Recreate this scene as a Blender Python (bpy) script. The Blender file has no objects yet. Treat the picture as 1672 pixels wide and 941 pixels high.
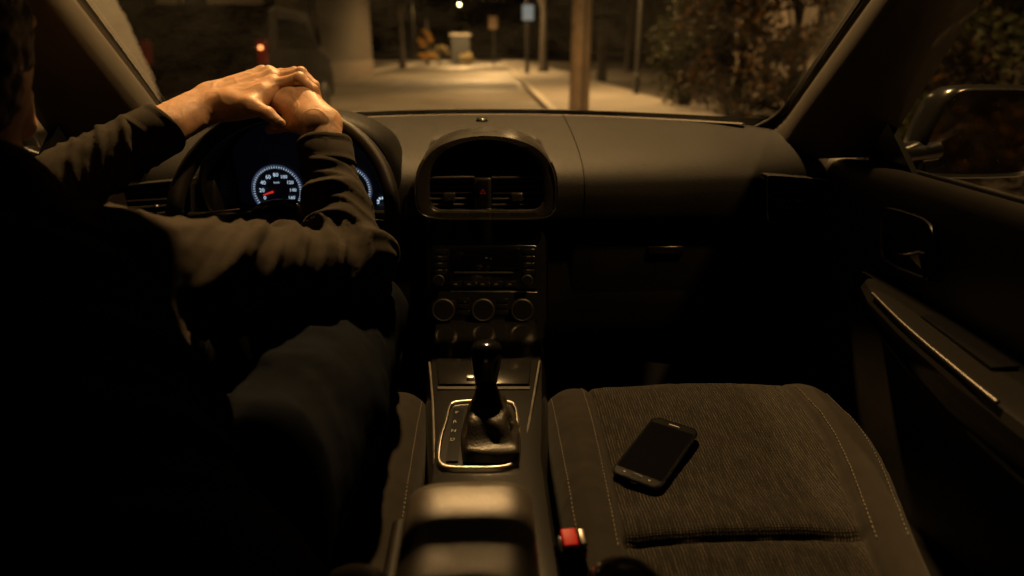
import bpy, bmesh, math, random
import numpy as np
from mathutils import Vector, Matrix, noise
random.seed(7); rng = np.random.default_rng(7)
R = math.radians
S = bpy.context.scene
COL = S.collection

# ------------------------------------------------------------------ camera
CAM = Vector((0, 0, 1.2)); FPX = 1100.0; PITCH = 19.3; YAW = 2.4
cam_d = bpy.data.cameras.new('camera'); cam = bpy.data.objects.new('camera', cam_d); COL.objects.link(cam)
cam.location = CAM; cam.rotation_euler = (R(90 - PITCH), 0, R(-YAW))
cam_d.sensor_width = 36; cam_d.lens = 36 * FPX / 1672; cam_d.clip_start = 0.02; cam_d.clip_end = 900
cam_d.dof.use_dof = True; cam_d.dof.focus_distance = 1.2; cam_d.dof.aperture_fstop = 2.1
S.camera = cam
_m = Matrix.Rotation(R(-YAW), 3, 'Z')
_r = _m @ Vector((1, 0, 0)); _f = _m @ Vector((0, math.cos(R(PITCH)), -math.sin(R(PITCH)))); _u = _m @ Vector((0, math.sin(R(PITCH)), math.cos(R(PITCH))))
def ray(px, py): return _f + _r * ((px - 836) / FPX) + _u * ((470.5 - py) / FPX)
def U(px, py, t): return CAM + ray(px, py) * t
def PY(px, py, y): d = ray(px, py); return CAM + d * ((y - CAM.y) / d.y)
def PZ(px, py, z): d = ray(px, py); return CAM + d * ((z - CAM.z) / d.z)
def PX(px, py, x): d = ray(px, py); return CAM + d * ((x - CAM.x) / d.x)

# ------------------------------------------------------------------ materials
def mk(name, col, rough=.6, metal=0., bump=None, var=None, spec=.5, emit=None, coat=0., sheen=0., sss=0.):
    m = bpy.data.materials.new(name); m.use_nodes = True
    nt = m.node_tree; b = nt.nodes['Principled BSDF']
    b.inputs['Base Color'].default_value = (*col, 1); b.inputs['Roughness'].default_value = rough
    b.inputs['Metallic'].default_value = metal; b.inputs['Specular IOR Level'].default_value = spec
    b.inputs['Coat Weight'].default_value = coat
    if sheen: b.inputs['Sheen Weight'].default_value = sheen; b.inputs['Sheen Roughness'].default_value = .5
    if sss:
        b.inputs['Subsurface Weight'].default_value = sss; b.inputs['Subsurface Radius'].default_value = (1, .35, .15); b.inputs['Subsurface Scale'].default_value = .006
    if emit:
        b.inputs['Emission Color'].default_value = (*emit[0], 1); b.inputs['Emission Strength'].default_value = emit[1]
    tc = None
    if bump or var: tc = nt.nodes.new('ShaderNodeTexCoord')
    if var:
        n = nt.nodes.new('ShaderNodeTexNoise'); n.inputs['Scale'].default_value = var[0]; n.inputs['Detail'].default_value = 6
        n.inputs['Roughness'].default_value = .65
        nt.links.new(tc.outputs['Object'], n.inputs['Vector'])
        r = nt.nodes.new('ShaderNodeValToRGB'); e = r.color_ramp.elements
        e[0].position = .3; e[1].position = .7
        a = var[1]; e[0].color = (*[c * (1 - a) for c in col], 1); e[1].color = (*(var[2] if len(var) > 2 else [c * (1 + a) for c in col]), 1)
        nt.links.new(n.outputs['Fac'], r.inputs['Fac']); nt.links.new(r.outputs['Color'], b.inputs['Base Color'])
        mr = nt.nodes.new('ShaderNodeMapRange'); mr.inputs['To Min'].default_value = max(.03, rough - .1); mr.inputs['To Max'].default_value = min(1, rough + .1)
        nt.links.new(n.outputs['Fac'], mr.inputs['Value']); nt.links.new(mr.outputs['Result'], b.inputs['Roughness'])
    if bump:
        n = nt.nodes.new('ShaderNodeTexNoise'); n.inputs['Scale'].default_value = bump[0]; n.inputs['Detail'].default_value = 3
        nt.links.new(tc.outputs['Object'], n.inputs['Vector'])
        bp = nt.nodes.new('ShaderNodeBump'); bp.inputs['Strength'].default_value = bump[1]; bp.inputs['Distance'].default_value = bump[2] if len(bump) > 2 else .002
        nt.links.new(n.outputs['Fac'], bp.inputs['Height']); nt.links.new(bp.outputs['Normal'], b.inputs['Normal'])
    return m

M = {}
M['dash'] = mk('dash_plastic', (.0066, .0057, .005), .56, bump=(420, .6, .0011), var=(7, .3), spec=.14)
M['pod'] = mk('pod_plastic', (.026, .023, .0205), .28, bump=(1400, .10, .0004), var=(14, .1), spec=.95)
M['black'] = mk('black_plastic', (.009, .0085, .008), .17, bump=(900, .06, .0003), spec=.3)
M['gloss'] = mk('gloss_black', (.006, .006, .007), .14)
M['rubber'] = mk('black_rubber', (.012, .012, .012), .7)
M['dark'] = mk('dark_lining', (.02, .019, .018), .9, bump=(600, .4, .001))
M['carpet'] = mk('carpet', (.02, .019, .018), 1, bump=(500, .8, .003))
M['trim'] = mk('pillar_trim', (.095, .082, .067), .75, bump=(700, .25, .0006), var=(12, .08))
M['chrome'] = mk('chrome', (.55, .52, .48), .22, 1)
M['dkmetal'] = mk('dark_metal', (.13, .12, .11), .33, 1)
M['doorpl'] = mk('door_plastic', (.024, .0205, .017), .5, bump=(900, .4, .0006), var=(12, .15), spec=.5)
M['satin'] = mk('satin_metal', (.36, .34, .31), .36, 1, var=(30, .1))
M['leather'] = mk('leather', (.032, .026, .019), .38, bump=(420, .45, .0012), var=(16, .2), spec=1.0)
M['rimskin'] = mk('wheel_leather', (.014, .012, .011), .5, bump=(420, .45, .0012), spec=.3)
M['leather'].node_tree.nodes['Principled BSDF'].inputs['IOR'].default_value = 1.75
M['slat'] = mk('vent_slat_plastic', (.085, .075, .064), .6)
M['boot'] = mk('boot_leather', (.018, .015, .012), .4, bump=(300, .5, .0015))
M['sidefab'] = mk('seat_side_fabric', (.0175, .015, .0125), .95, bump=(1100, .5, .001), var=(35, .16), sheen=.05, spec=.1)
M['thread'] = mk('thread', (.10, .088, .07), .9)
M['red'] = mk('red_plastic', (.36, .008, .007), .5, spec=.2)
M['skin'] = mk('skin', (.50, .315, .195), .52, bump=(260, .35, .0009), var=(60, .22, (.56, .315, .19)), sss=.2)
M['nail'] = mk('nail', (.52, .36, .27), .3)
M['jacket'] = mk('jacket_cotton', (.041, .034, .026), .9, bump=(700, .5, .0012), var=(22, .2), sheen=.03, spec=.1)
M['jeans'] = mk('jeans', (.0065, .0078, .0105), .95, bump=(900, .5, .001), var=(20, .3), spec=.03)
M['hair'] = mk('hair', (.012, .009, .007), .6, bump=(200, .8, .003))
M['phone'] = mk('phone_black', (.004, .004, .0045), .14, spec=.4)
M['screen'] = mk('phone_glass', (.003, .003, .004), .05, spec=.35)
M['white_lit'] = mk('dial_white', (.0, .0, .0), .6, emit=((.62, .80, 1), .85))
M['ring_lit'] = mk('dial_blue', (.0, .0, .0), .6, emit=((.25, .35, .75), .12))
M['needle'] = mk('needle_red', (.2, 0, 0), .6, emit=((1, .04, .025), .6))
M['dial'] = mk('dial_face', (.004, .004, .006), .5, emit=((.10, .14, .40), .0035))
M['redlit'] = mk('hazard_red', (.25, .01, .01), .5, emit=((1, .05, .03), .03))
M['mark'] = mk('printed_mark', (.24, .225, .20), .7)
M['asphalt'] = mk('asphalt', (.085, .076, .062), .55, bump=(60, .5, .01), var=(.33, .5))
M['patch'] = mk('asphalt_patch', (.05, .047, .043), .75, bump=(60, .5, .01), var=(1.2, .2))
M['paving'] = mk('paving', (.15, .135, .115), .85, bump=(30, .5, .01), var=(.8, .25))
M['kerb'] = mk('kerb_stone', (.25, .23, .20), .85, bump=(30, .5, .01), var=(2, .2))
M['soil'] = mk('soil', (.035, .028, .02), 1, bump=(8, .8, .05), var=(1.5, .3))
M['wood'] = mk('pole_wood', (.20, .14, .09), .85, bump=(40, .6, .01), var=(5, .3))
M['bark'] = mk('bark', (.018, .0145, .011), .95, bump=(20, 1, .03), var=(4, .3))
M['steel'] = mk('lamp_steel', (.035, .035, .033), .5, .3)
M['render'] = mk('wall_render', (.034, .027, .019), .9, bump=(15, .4, .01), var=(.5, .2))
M['wall2'] = mk('wall_paint', (.017, .019, .021), .9, bump=(15, .4, .01), var=(.6, .2))
M['fence'] = mk('fence_wood', (.075, .058, .042), .9, bump=(20, .6, .01), var=(3, .3))
M['window'] = mk('dark_window', (.003, .003, .0035), .12, spec=.15)
M['body'] = mk('car_paint', (.012, .012, .014), .18, coat=.5)
M['vanpaint'] = mk('van_paint', (.002, .002, .002), .6, spec=.03)
M['tail'] = mk('tail_glint', (.5, .03, .02), .15, emit=((1, .30, .08), 3.5))  # emissive colour standing for a glint on the tail lens
M['tailoff'] = mk('tail_lens', (.10, .008, .006), .15)
M['lamp'] = mk('lamp_globe', (.9, .8, .6), .4, emit=((1, .80, .40), 26))
M['signlit'] = mk('sign_lightbox', (.5, .5, .5), .5, emit=((.72, .80, .78), .24))
M['signtan'] = mk('sign_board', (.2, .14, .09), .7)
M['hydrant'] = mk('yellow_cover', (.62, .32, .04), .7, var=(6, .2))
def leafmat(name, cols, scale=14, trans=.35):
    m = mk(name, cols[0], .6, spec=.18); nt = m.node_tree; b = nt.nodes['Principled BSDF']
    g = nt.nodes.new('ShaderNodeNewGeometry'); r = nt.nodes.new('ShaderNodeValToRGB')
    nt.links.new(g.outputs['Random Per Island'], r.inputs['Fac']); nt.links.new(r.outputs['Color'], b.inputs['Base Color'])
    e = r.color_ramp.elements
    while len(e) < len(cols): e.new(.5)
    for i, c in enumerate(cols): e[i].position = i / (len(cols) - 1); e[i].color = (*c, 1)
    tr = nt.nodes.new('ShaderNodeBsdfTranslucent'); nt.links.new(r.outputs['Color'], tr.inputs['Color'])
    mx = nt.nodes.new('ShaderNodeMixShader'); mx.inputs[0].default_value = trans
    nt.links.new(b.outputs[0], mx.inputs[1]); nt.links.new(tr.outputs[0], mx.inputs[2])
    nt.links.new(mx.outputs[0], nt.nodes['Material Output'].inputs['Surface'])
    return m
M['leaf'] = leafmat('leaf_green', [(.015, .020, .005), (.022, .026, .006), (.034, .033, .008), (.016, .021, .006)])
M['leaf2'] = leafmat('leaf_autumn', [(.016, .016, .005), (.028, .017, .005), (.017, .014, .004), (.14, .062, .012), (.013, .012, .004), (.02, .016, .004), (.016, .014, .004)])
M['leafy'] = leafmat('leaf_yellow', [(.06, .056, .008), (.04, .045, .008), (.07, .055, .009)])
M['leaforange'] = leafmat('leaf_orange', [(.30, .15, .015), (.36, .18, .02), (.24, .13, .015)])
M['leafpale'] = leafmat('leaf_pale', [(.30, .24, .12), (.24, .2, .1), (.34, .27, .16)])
def glassmat(name, dust=.006, unwiped=False, speck=.05):
    m = bpy.data.materials.new(name); m.use_nodes = True; nt = m.node_tree; nt.nodes.clear()
    o = nt.nodes.new('ShaderNodeOutputMaterial'); t = nt.nodes.new('ShaderNodeBsdfTransparent'); t.inputs[0].default_value = (.9, .92, .9, 1)
    g = nt.nodes.new('ShaderNodeBsdfGlossy'); g.inputs['Roughness'].default_value = .02
    lw = nt.nodes.new('ShaderNodeLayerWeight'); lw.inputs['Blend'].default_value = .5
    pw_ = nt.nodes.new('ShaderNodeMath'); pw_.operation = 'POWER'; pw_.inputs[1].default_value = 5; nt.links.new(lw.outputs['Facing'], pw_.inputs[0])
    f = nt.nodes.new('ShaderNodeMapRange'); f.inputs['To Min'].default_value = .025; f.inputs['To Max'].default_value = .7; nt.links.new(pw_.outputs[0], f.inputs['Value'])
    mx = nt.nodes.new('ShaderNodeMixShader'); nt.links.new(f.outputs[0], mx.inputs[0]); nt.links.new(t.outputs[0], mx.inputs[1]); nt.links.new(g.outputs[0], mx.inputs[2])
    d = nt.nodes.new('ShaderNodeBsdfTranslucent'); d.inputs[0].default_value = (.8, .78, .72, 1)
    tc = nt.nodes.new('ShaderNodeTexCoord'); n = nt.nodes.new('ShaderNodeTexNoise'); n.inputs['Scale'].default_value = 5; n.inputs['Detail'].default_value = 8; n.inputs['Roughness'].default_value = .75
    nt.links.new(tc.outputs['Object'], n.inputs['Vector'])
    mr = nt.nodes.new('ShaderNodeMapRange'); mr.inputs['From Min'].default_value = .38; mr.inputs['From Max'].default_value = .8
    mr.inputs['To Max'].default_value = dust * 2.5
    nt.links.new(n.outputs['Fac'], mr.inputs['Value'])
    v = nt.nodes.new('ShaderNodeTexVoronoi'); v.inputs['Scale'].default_value = 70; nt.links.new(tc.outputs['Object'], v.inputs['Vector'])
    sp = nt.nodes.new('ShaderNodeMapRange'); sp.inputs['From Min'].default_value = .03; sp.inputs['From Max'].default_value = .0; sp.inputs['To Max'].default_value = speck
    nt.links.new(v.outputs['Distance'], sp.inputs['Value'])
    ad = nt.nodes.new('ShaderNodeMath'); ad.operation = 'ADD'; nt.links.new(mr.outputs[0], ad.inputs[0]); nt.links.new(sp.outputs[0], ad.inputs[1])
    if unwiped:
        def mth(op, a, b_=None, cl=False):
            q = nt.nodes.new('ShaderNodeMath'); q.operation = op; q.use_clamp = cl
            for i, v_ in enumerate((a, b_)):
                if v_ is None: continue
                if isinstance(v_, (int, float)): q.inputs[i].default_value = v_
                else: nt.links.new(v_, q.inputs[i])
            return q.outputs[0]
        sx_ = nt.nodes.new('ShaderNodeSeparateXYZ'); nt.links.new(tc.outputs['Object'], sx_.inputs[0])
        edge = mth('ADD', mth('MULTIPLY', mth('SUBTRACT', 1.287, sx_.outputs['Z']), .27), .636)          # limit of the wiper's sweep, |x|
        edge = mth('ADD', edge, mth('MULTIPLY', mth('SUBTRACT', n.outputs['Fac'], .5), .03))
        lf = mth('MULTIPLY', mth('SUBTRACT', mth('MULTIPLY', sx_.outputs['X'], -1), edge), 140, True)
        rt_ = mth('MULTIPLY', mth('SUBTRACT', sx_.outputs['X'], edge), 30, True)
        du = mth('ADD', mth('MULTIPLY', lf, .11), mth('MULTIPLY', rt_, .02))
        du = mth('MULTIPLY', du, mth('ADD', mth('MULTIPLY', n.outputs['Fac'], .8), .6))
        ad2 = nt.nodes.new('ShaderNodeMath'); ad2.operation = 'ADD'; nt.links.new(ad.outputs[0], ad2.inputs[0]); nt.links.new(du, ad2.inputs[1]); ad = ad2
    m2 = nt.nodes.new('ShaderNodeMixShader'); nt.links.new(ad.outputs[0], m2.inputs[0]); nt.links.new(mx.outputs[0], m2.inputs[1]); nt.links.new(d.outputs[0], m2.inputs[2])
    nt.links.new(m2.outputs[0], o.inputs['Surface'])
    return m
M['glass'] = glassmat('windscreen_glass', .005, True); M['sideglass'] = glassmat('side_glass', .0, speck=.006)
def wovenmat():
    m = mk('woven_seat_fabric', (.09, .075, .058), .95, sheen=.05, spec=.1); nt = m.node_tree; b = nt.nodes['Principled BSDF']; L = nt.links
    tc = nt.nodes.new('ShaderNodeTexCoord')
    def wave(direction, scale, dist, dscale):
        w = nt.nodes.new('ShaderNodeTexWave'); w.wave_type = 'BANDS'; w.bands_direction = direction
        w.inputs['Scale'].default_value = scale; w.inputs['Distortion'].default_value = dist; w.inputs['Detail'].default_value = 2; w.inputs['Detail Scale'].default_value = dscale
        L.new(tc.outputs['Object'], w.inputs['Vector']); return w
    wx = wave('X', 70, 2.2, 1.6); wy = wave('Y', 95, 3.0, 2.5)
    mp = nt.nodes.new('ShaderNodeMapping'); mp.inputs['Scale'].default_value = (260, 30, 60); L.new(tc.outputs['Object'], mp.inputs[0])
    n = nt.nodes.new('ShaderNodeTexNoise'); n.inputs['Scale'].default_value = 1; n.inputs['Detail'].default_value = 4; n.inputs['Roughness'].default_value = .7; L.new(mp.outputs[0], n.inputs['Vector'])
    n2 = nt.nodes.new('ShaderNodeTexNoise'); n2.inputs['Scale'].default_value = 420; L.new(tc.outputs['Object'], n2.inputs['Vector'])
    def math_(op, a, bb):
        q = nt.nodes.new('ShaderNodeMath'); q.operation = op
        for i, s in enumerate((a, bb)):
            if isinstance(s, (int, float)): q.inputs[i].default_value = s
            else: L.new(s, q.inputs[i])
        return q.outputs[0]
    h = math_('MULTIPLY', wx.outputs['Fac'], math_('ADD', math_('MULTIPLY', wy.outputs['Fac'], .6), .4))
    h = math_('MULTIPLY', h, math_('ADD', math_('MULTIPLY', n.outputs['Fac'], 2.6), -.55))
    h2 = math_('ADD', h, math_('MULTIPLY', n2.outputs['Fac'], .3))
    r = nt.nodes.new('ShaderNodeValToRGB'); e = r.color_ramp.elements; e[0].position = .22; e[1].position = .95
    e[0].color = (.0085, .0074, .0062, 1); e[1].color = (.078, .066, .051, 1); mid = e.new(.55); mid.color = (.0185, .016, .0133, 1)
    L.new(h2, r.inputs['Fac']); L.new(r.outputs['Color'], b.inputs['Base Color'])
    bp = nt.nodes.new('ShaderNodeBump'); bp.inputs['Strength'].default_value = .7; bp.inputs['Distance'].default_value = .0025
    L.new(h2, bp.inputs['Height']); L.new(bp.outputs['Normal'], b.inputs['Normal'])
    return m
M['woven'] = wovenmat()
# mirror with dusty, wet glass
M['mirror'] = mk('mirror_glass', (.55, .55, .55), .05, 1, bump=(25, .05, .002))

# ------------------------------------------------------------------ object helpers
ORG = {}                                    # world offset of every parented root
def tag(o, label=None, cat=None, group=None, kind=None):
    if label: o['label'] = label
    if cat: o['category'] = cat
    if group: o['group'] = group
    if kind: o['kind'] = kind
    return o
def empty(name, loc, label, cat, group=None, rz=0):
    o = bpy.data.objects.new(name, None); COL.objects.link(o); o.location = loc; o.rotation_euler.z = rz
    o.empty_display_size = .1; tag(o, label, cat, group); return o
def link(name, me, mat, parent=None, local=False):
    """local=False: mesh is in world space, whatever the parent's place"""
    o = bpy.data.objects.new(name, me); COL.objects.link(o)
    if mat is not None:
        for m_ in (mat if isinstance(mat, (list, tuple)) else [mat]): me.materials.append(m_)
    if parent is not None:
        o.parent = parent
        if not local and parent.type == 'EMPTY': o.matrix_parent_inverse = Matrix.Translation(-parent.location)
    return o
def mesh_of(V, F, smooth=True, name='m'):
    me = bpy.data.meshes.new(name); me.from_pydata([tuple(v) for v in V], [], [tuple(f) for f in F]); me.update()
    if smooth: me.polygons.foreach_set('use_smooth', [True] * len(me.polygons))
    return me
class MB:
    def __init__(s): s.V = []; s.F = []; s.mi = []
    def add(s, V, F, m=0):
        o = len(s.V); s.V += [tuple(v) for v in V]; s.F += [tuple(i + o for i in f) for f in F]; s.mi += [m] * len(F); return s
    def grid(s, rows, closed=False, cap=False, m=0):
        n = len(rows[0]); V = [p for r in rows for p in r]; F = []
        for i in range(len(rows) - 1):
            for j in range(n if closed else n - 1):
                k = (j + 1) % n; F.append((i * n + j, i * n + k, (i + 1) * n + k, (i + 1) * n + j))
        if cap: F.append(tuple(range(n))[::-1]); F.append(tuple((len(rows) - 1) * n + j for j in range(n)))
        return s.add(V, F, m)
    def tube(s, pts, r, n=10, cap=True, closed=False, m=0, flat=None):
        pts = [Vector(p) for p in pts]; rows = []; N = len(pts)
        rr = r if isinstance(r, (list, tuple)) else [r] * N
        up = Vector((0, 0, 1)); d0 = (pts[1] - pts[0]).normalized()
        if abs(d0.z) > .95: up = Vector((1, 0, 0))
        a = None
        for i, p in enumerate(pts):
            if closed: d = (pts[(i + 1) % N] - pts[i - 1]).normalized()
            else: d = (pts[min(i + 1, N - 1)] - pts[max(i - 1, 0)]).normalized()
            a = d.cross(up).normalized() if a is None else (a - d * a.dot(d)).normalized()
            b = d.cross(a)
            rows.append([p + a * (math.cos(2 * math.pi * k / n) * rr[i]) + b * (math.sin(2 * math.pi * k / n) * rr[i] * (flat or 1)) for k in range(n)])
        if closed: rows.append(rows[0]); cap = False
        return s.grid(rows, True, cap, m)
    def box(s, lo, hi, m=0, mat=None):
        (a, b, c), (d, e, f) = lo, hi
        V = [Vector(v) for v in [(a, b, c), (d, b, c), (d, e, c), (a, e, c), (a, b, f), (d, b, f), (d, e, f), (a, e, f)]]
        if mat is not None: V = [mat @ v for v in V]
        return s.add(V, [(0, 3, 2, 1), (4, 5, 6, 7), (0, 1, 5, 4), (1, 2, 6, 5), (2, 3, 7, 6), (3, 0, 4, 7)], m)
    def prism(s, outline, off, m=0):
        n = len(outline); off = Vector(off); A = [Vector(p) for p in outline]
        V = A + [p + off for p in A]
        return s.add(V, [tuple(range(n))[::-1], tuple(range(n, 2 * n))] + [(i, (i + 1) % n, n + (i + 1) % n, n + i) for i in range(n)], m)
    def lathe(s, prof, mat, n=24, m=0):
        rows = [[mat @ Vector((r * math.cos(2 * math.pi * k / n), r * math.sin(2 * math.pi * k / n), z)) for k in range(n)] for r, z in prof]
        return s.grid(rows, True, True, m)
    def ball(s, c, r, n=12, m=0):
        c = Vector(c); rx, ry, rz = (r, r, r) if not isinstance(r, (tuple, list)) else r
        rows = []
        for i in range(n // 2 + 1):
            a = math.pi * min(max(i / (n // 2), .004), .996)
            rows.append([c + Vector((rx * math.sin(a) * math.cos(2 * math.pi * k / n), ry * math.sin(a) * math.sin(2 * math.pi * k / n), rz * math.cos(a))) for k in range(n)])
        return s.grid(rows, True, True, m)
    def build(s, name, mat, parent=None, local=False, smooth=True, bevel=0, seg=3, auto=40):
        me = bpy.data.meshes.new(name); me.from_pydata(s.V, [], s.F); me.update()
        bm = bmesh.new(); bm.from_mesh(me); bmesh.ops.remove_doubles(bm, verts=bm.verts, dist=1e-6)
        bmesh.ops.recalc_face_normals(bm, faces=bm.faces)
        if bevel: bmesh.ops.bevel(bm, geom=[e for e in bm.edges if len(e.link_faces) == 2 and e.calc_face_angle(0) > .5], offset=bevel, segments=seg, profile=.5, affect='EDGES')
        for f in bm.faces: f.smooth = smooth
        if smooth and auto:
            for e in bm.edges:
                if len(e.link_faces) == 2 and e.calc_face_angle(0) > R(auto): e.smooth = False
        bm.to_mesh(me); bm.free()
        if isinstance(mat, (list, tuple)) and not bevel and len(me.polygons) == len(s.mi): me.polygons.foreach_set('material_index', s.mi)
        return link(name, me, mat, parent, local)
def spline(pts, n):
    """Catmull-Rom through pts, n samples per span"""
    P = [Vector(p) for p in pts]; P = [P[0] * 2 - P[1]] + P + [P[-1] * 2 - P[-2]]; out = []
    for i in range(1, len(P) - 2):
        for k in range(n):
            t = k / n; a, b, c, d = P[i - 1:i + 3]
            out.append(.5 * ((2 * b) + (c - a) * t + (2 * a - 5 * b + 4 * c - d) * t * t + (3 * b - a - 3 * c + d) * t ** 3))
    out.append(P[-2]); return out
def lerp(a, b, t): return a + (b - a) * t
def sst(a, b, x): t = min(max((x - a) / (b - a), 0), 1); return t * t * (3 - 2 * t)
def textmesh(txt, size, mat4, name='mark'):
    c = bpy.data.curves.new(name, 'FONT'); c.body = txt; c.size = size; c.align_x = 'CENTER'; c.align_y = 'CENTER'; c.extrude = 0; c.resolution_u = 2
    o = bpy.data.objects.new(name, c); COL.objects.link(o)
    dg = bpy.context.evaluated_depsgraph_get(); me = bpy.data.meshes.new_from_object(o.evaluated_get(dg))
    bpy.data.objects.remove(o); bpy.data.curves.remove(c)
    V = [mat4 @ v.co for v in me.vertices]; F = [tuple(p.vertices) for p in me.polygons]; bpy.data.meshes.remove(me)
    return V, F
def frame(o, x, y):
    x = Vector(x).normalized(); y = Vector(y); y = (y - x * y.dot(x)).normalized(); z = x.cross(y)
    return Matrix(((x.x, y.x, z.x, o[0]), (x.y, y.y, z.y, o[1]), (x.z, y.z, z.z, o[2]), (0, 0, 0, 1)))

# ------------------------------------------------------------------ implicit surfaces (bodies)
def sdf_mesh(prims, h, pad=.03):
    """prims: (a, b, ra, rb, k) round cones, or ('e', centre, radii(3), k) ellipsoids, or ('cut', point, normal)"""
    P = [p for p in prims if not (isinstance(p[0], str) and p[0] == 'cut')]; los = []; his = []
    for p in P:
        if isinstance(p[0], str): c = np.array(p[1]); r = np.array(p[2]); los.append(c - r); his.append(c + r)
        else:
            a, b = np.array(p[0]), np.array(p[1]); r = max(p[2], p[3]); los.append(np.minimum(a, b) - r); his.append(np.maximum(a, b) + r)
    lo = np.min(los, 0) - pad; hi = np.max(his, 0) + pad; n = np.ceil((hi - lo) / h).astype(int) + 1
    G = np.full(n, 1.0, np.float32)
    for p, l, u in zip(P, los, his):
        k = p[-1]; i0 = np.maximum(((l - lo - k - 3 * h) / h).astype(int), 0); i1 = np.minimum(((u - lo + k + 3 * h) / h).astype(int) + 2, n)
        ax = [lo[q] + h * np.arange(i0[q], i1[q]) for q in range(3)]
        X = np.stack(np.meshgrid(*ax, indexing='ij'), -1)
        if isinstance(p[0], str):
            q = (X - np.array(p[1])) / np.array(p[2]); l1 = np.linalg.norm(q, axis=-1); d = (l1 - 1) * min(p[2])
        else:
            a = np.array(p[0]); b = np.array(p[1]); ab = b - a; t = np.clip(((X - a) @ ab) / (ab @ ab), 0, 1)
            d = np.linalg.norm(X - a - t[..., None] * ab, axis=-1) - (p[2] + (p[3] - p[2]) * t)
        sl = tuple(slice(i0[q], i1[q]) for q in range(3)); g = G[sl]
        if k > 0:
            hh = np.maximum(k - np.abs(g - d), 0) / k; G[sl] = np.minimum(g, d) - hh * hh * k * .25
        else: G[sl] = np.minimum(g, d)
    for p in prims:
        if isinstance(p[0], str) and p[0] == 'cut':
            X = np.stack(np.meshgrid(*[lo[q] + h * np.arange(n[q]) for q in range(3)], indexing='ij'), -1)
            c = (X - np.array(p[1])) @ np.array(p[2]); near = np.linalg.norm(X - np.array(p[1]), axis=-1) < p[3]
            G = np.where(near, np.maximum(G, c), G)
    I = G < 0
    cs = [(a, b, c) for a in (0, 1) for b in (0, 1) for c in (0, 1)]
    sub = lambda A, o: A[o[0]:n[0] - 1 + o[0], o[1]:n[1] - 1 + o[1], o[2]:n[2] - 1 + o[2]]
    cnt = sum(sub(I, o).astype(int) for o in cs); act = (cnt > 0) & (cnt < 8); idx = np.full(act.shape, -1); ids = np.argwhere(act); idx[act] = np.arange(len(ids))
    acc = np.zeros((len(ids), 3)); w = np.zeros(len(ids))
    for a in cs:
        for q in range(3):
            if a[q] == 1: continue
            b = list(a); b[q] = 1
            va = sub(G, a)[act]; vb = sub(G, b)[act]; x = (va < 0) != (vb < 0)
            t = np.where(x, va / np.where(x, va - vb, 1), 0)
            pt = np.tile(np.array(a, float), (len(ids), 1)); pt[:, q] = t
            acc += pt * x[:, None]; w += x
    V = lo + h * (ids + acc / w[:, None]); F = []
    for q in range(3):
        u, v = (q + 1) % 3, (q + 2) % 3
        s0 = [slice(1, n[0] - 1), slice(1, n[1] - 1), slice(1, n[2] - 1)]; s0[q] = slice(0, n[q] - 1); s1 = list(s0); s1[q] = slice(1, n[q])
        A = I[tuple(s0)]; B = I[tuple(s1)]; e = np.argwhere(A != B); base = e + np.array([0 if k == q else 1 for k in range(3)])
        fl = A[A != B]
        def at(du, dv):
            c = base.copy(); c[:, u] -= du; c[:, v] -= dv; return idx[c[:, 0], c[:, 1], c[:, 2]]
        qd = np.stack([at(1, 1), at(0, 1), at(0, 0), at(1, 0)], 1); qd[~fl] = qd[~fl][:, ::-1]; F.append(qd)
    return V, np.concatenate(F)
def vnormals(V, F):
    N = np.zeros_like(V); fn = np.cross(V[F[:, 2]] - V[F[:, 0]], V[F[:, 3]] - V[F[:, 1]])
    for k in range(4): np.add.at(N, F[:, k], fn)
    return N / (np.linalg.norm(N, axis=1)[:, None] + 1e-12)
def relax(V, F, it=2, lam=.5):
    for _ in range(it):
        A = np.zeros_like(V); c = np.zeros(len(V))
        for k in range(4):
            for j in ((k + 1) % 4, (k + 3) % 4): np.add.at(A, F[:, k], V[F[:, j]]); np.add.at(c, F[:, k], 1)
        V = V + lam * (A / c[:, None] - V)
    return V
def nz(x, y, z): return noise.noise(Vector((x, y, z)))

# =================================================================== THE CAR
car = empty('car', (0, .4, 0), 'car seen from inside with cloth front seats, chrome-trimmed centre console and wide windscreen', 'car')
C = lambda mb, name, mat, par=None, **k: mb.build(name, M[mat] if isinstance(mat, str) else mat, par or car, **k)
Yb = lambda x: 1.95 - .35 * (x / .7) ** 2 if abs(x) < .74 else 1.95 - .35 * (.74 / .7) ** 2 - (abs(x) - .74) * 1.2
ZB = 1.035
# ---- dashboard shell
PROF = [(1.06, 1.0, -.005), (.97, ZB, 0), (.80, ZB + .002, 0), (.45, 1.012, 0), (.2, .985, 0), (.06, .955, 0), (.005, .918, 0), (-.01, .88, 0), (.0, .858, 0), (.07, .85, 0), (.075, .82, 0), (.05, .74, 0), (.03, .64, 0), (.08, .56, 0), (.3, .47, 0), (.5, .42, 0)]
def dprof(x):
    yb = Yb(x); pts = []
    for w, z, _ in PROF:
        y = 1.41 + (yb - 1.41) * w if w > 0.1 or z > .9 else 1.41 + .4 * w
        pts.append(Vector((x, y, z - .012 * sst(.5, .78, abs(x)))))
    mask = max(sst(.178, .160, abs(x - BX)), sst(.132, .115, abs(x - PXC)))
    pts = [Vector((p.x, lerp(p.y, max(p.y, 1.60), mask), p.z)) for p in pts]
    return spline(pts, 6)
BX = PY(485, 280, 1.40).x; PXC = PY(794, 280, 1.40).x
xs = sorted([lerp(-.785, .785, i / 100) for i in range(101)] + [c + s_ * w for c, w0 in ((PY(485, 280, 1.40).x, .16), (PY(794, 280, 1.40).x, .115)) for s_ in (1, -1) for w in (w0 - .002, w0 + .003, w0 + .008, w0 + .013, w0 + .019)])
dash = C(MB().grid([dprof(x) for x in xs]), 'dashboard', 'dash', auto=0)
def dash_y(x, z_lo=.9):                      # point list down the face at x
    return dprof(x)
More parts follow.
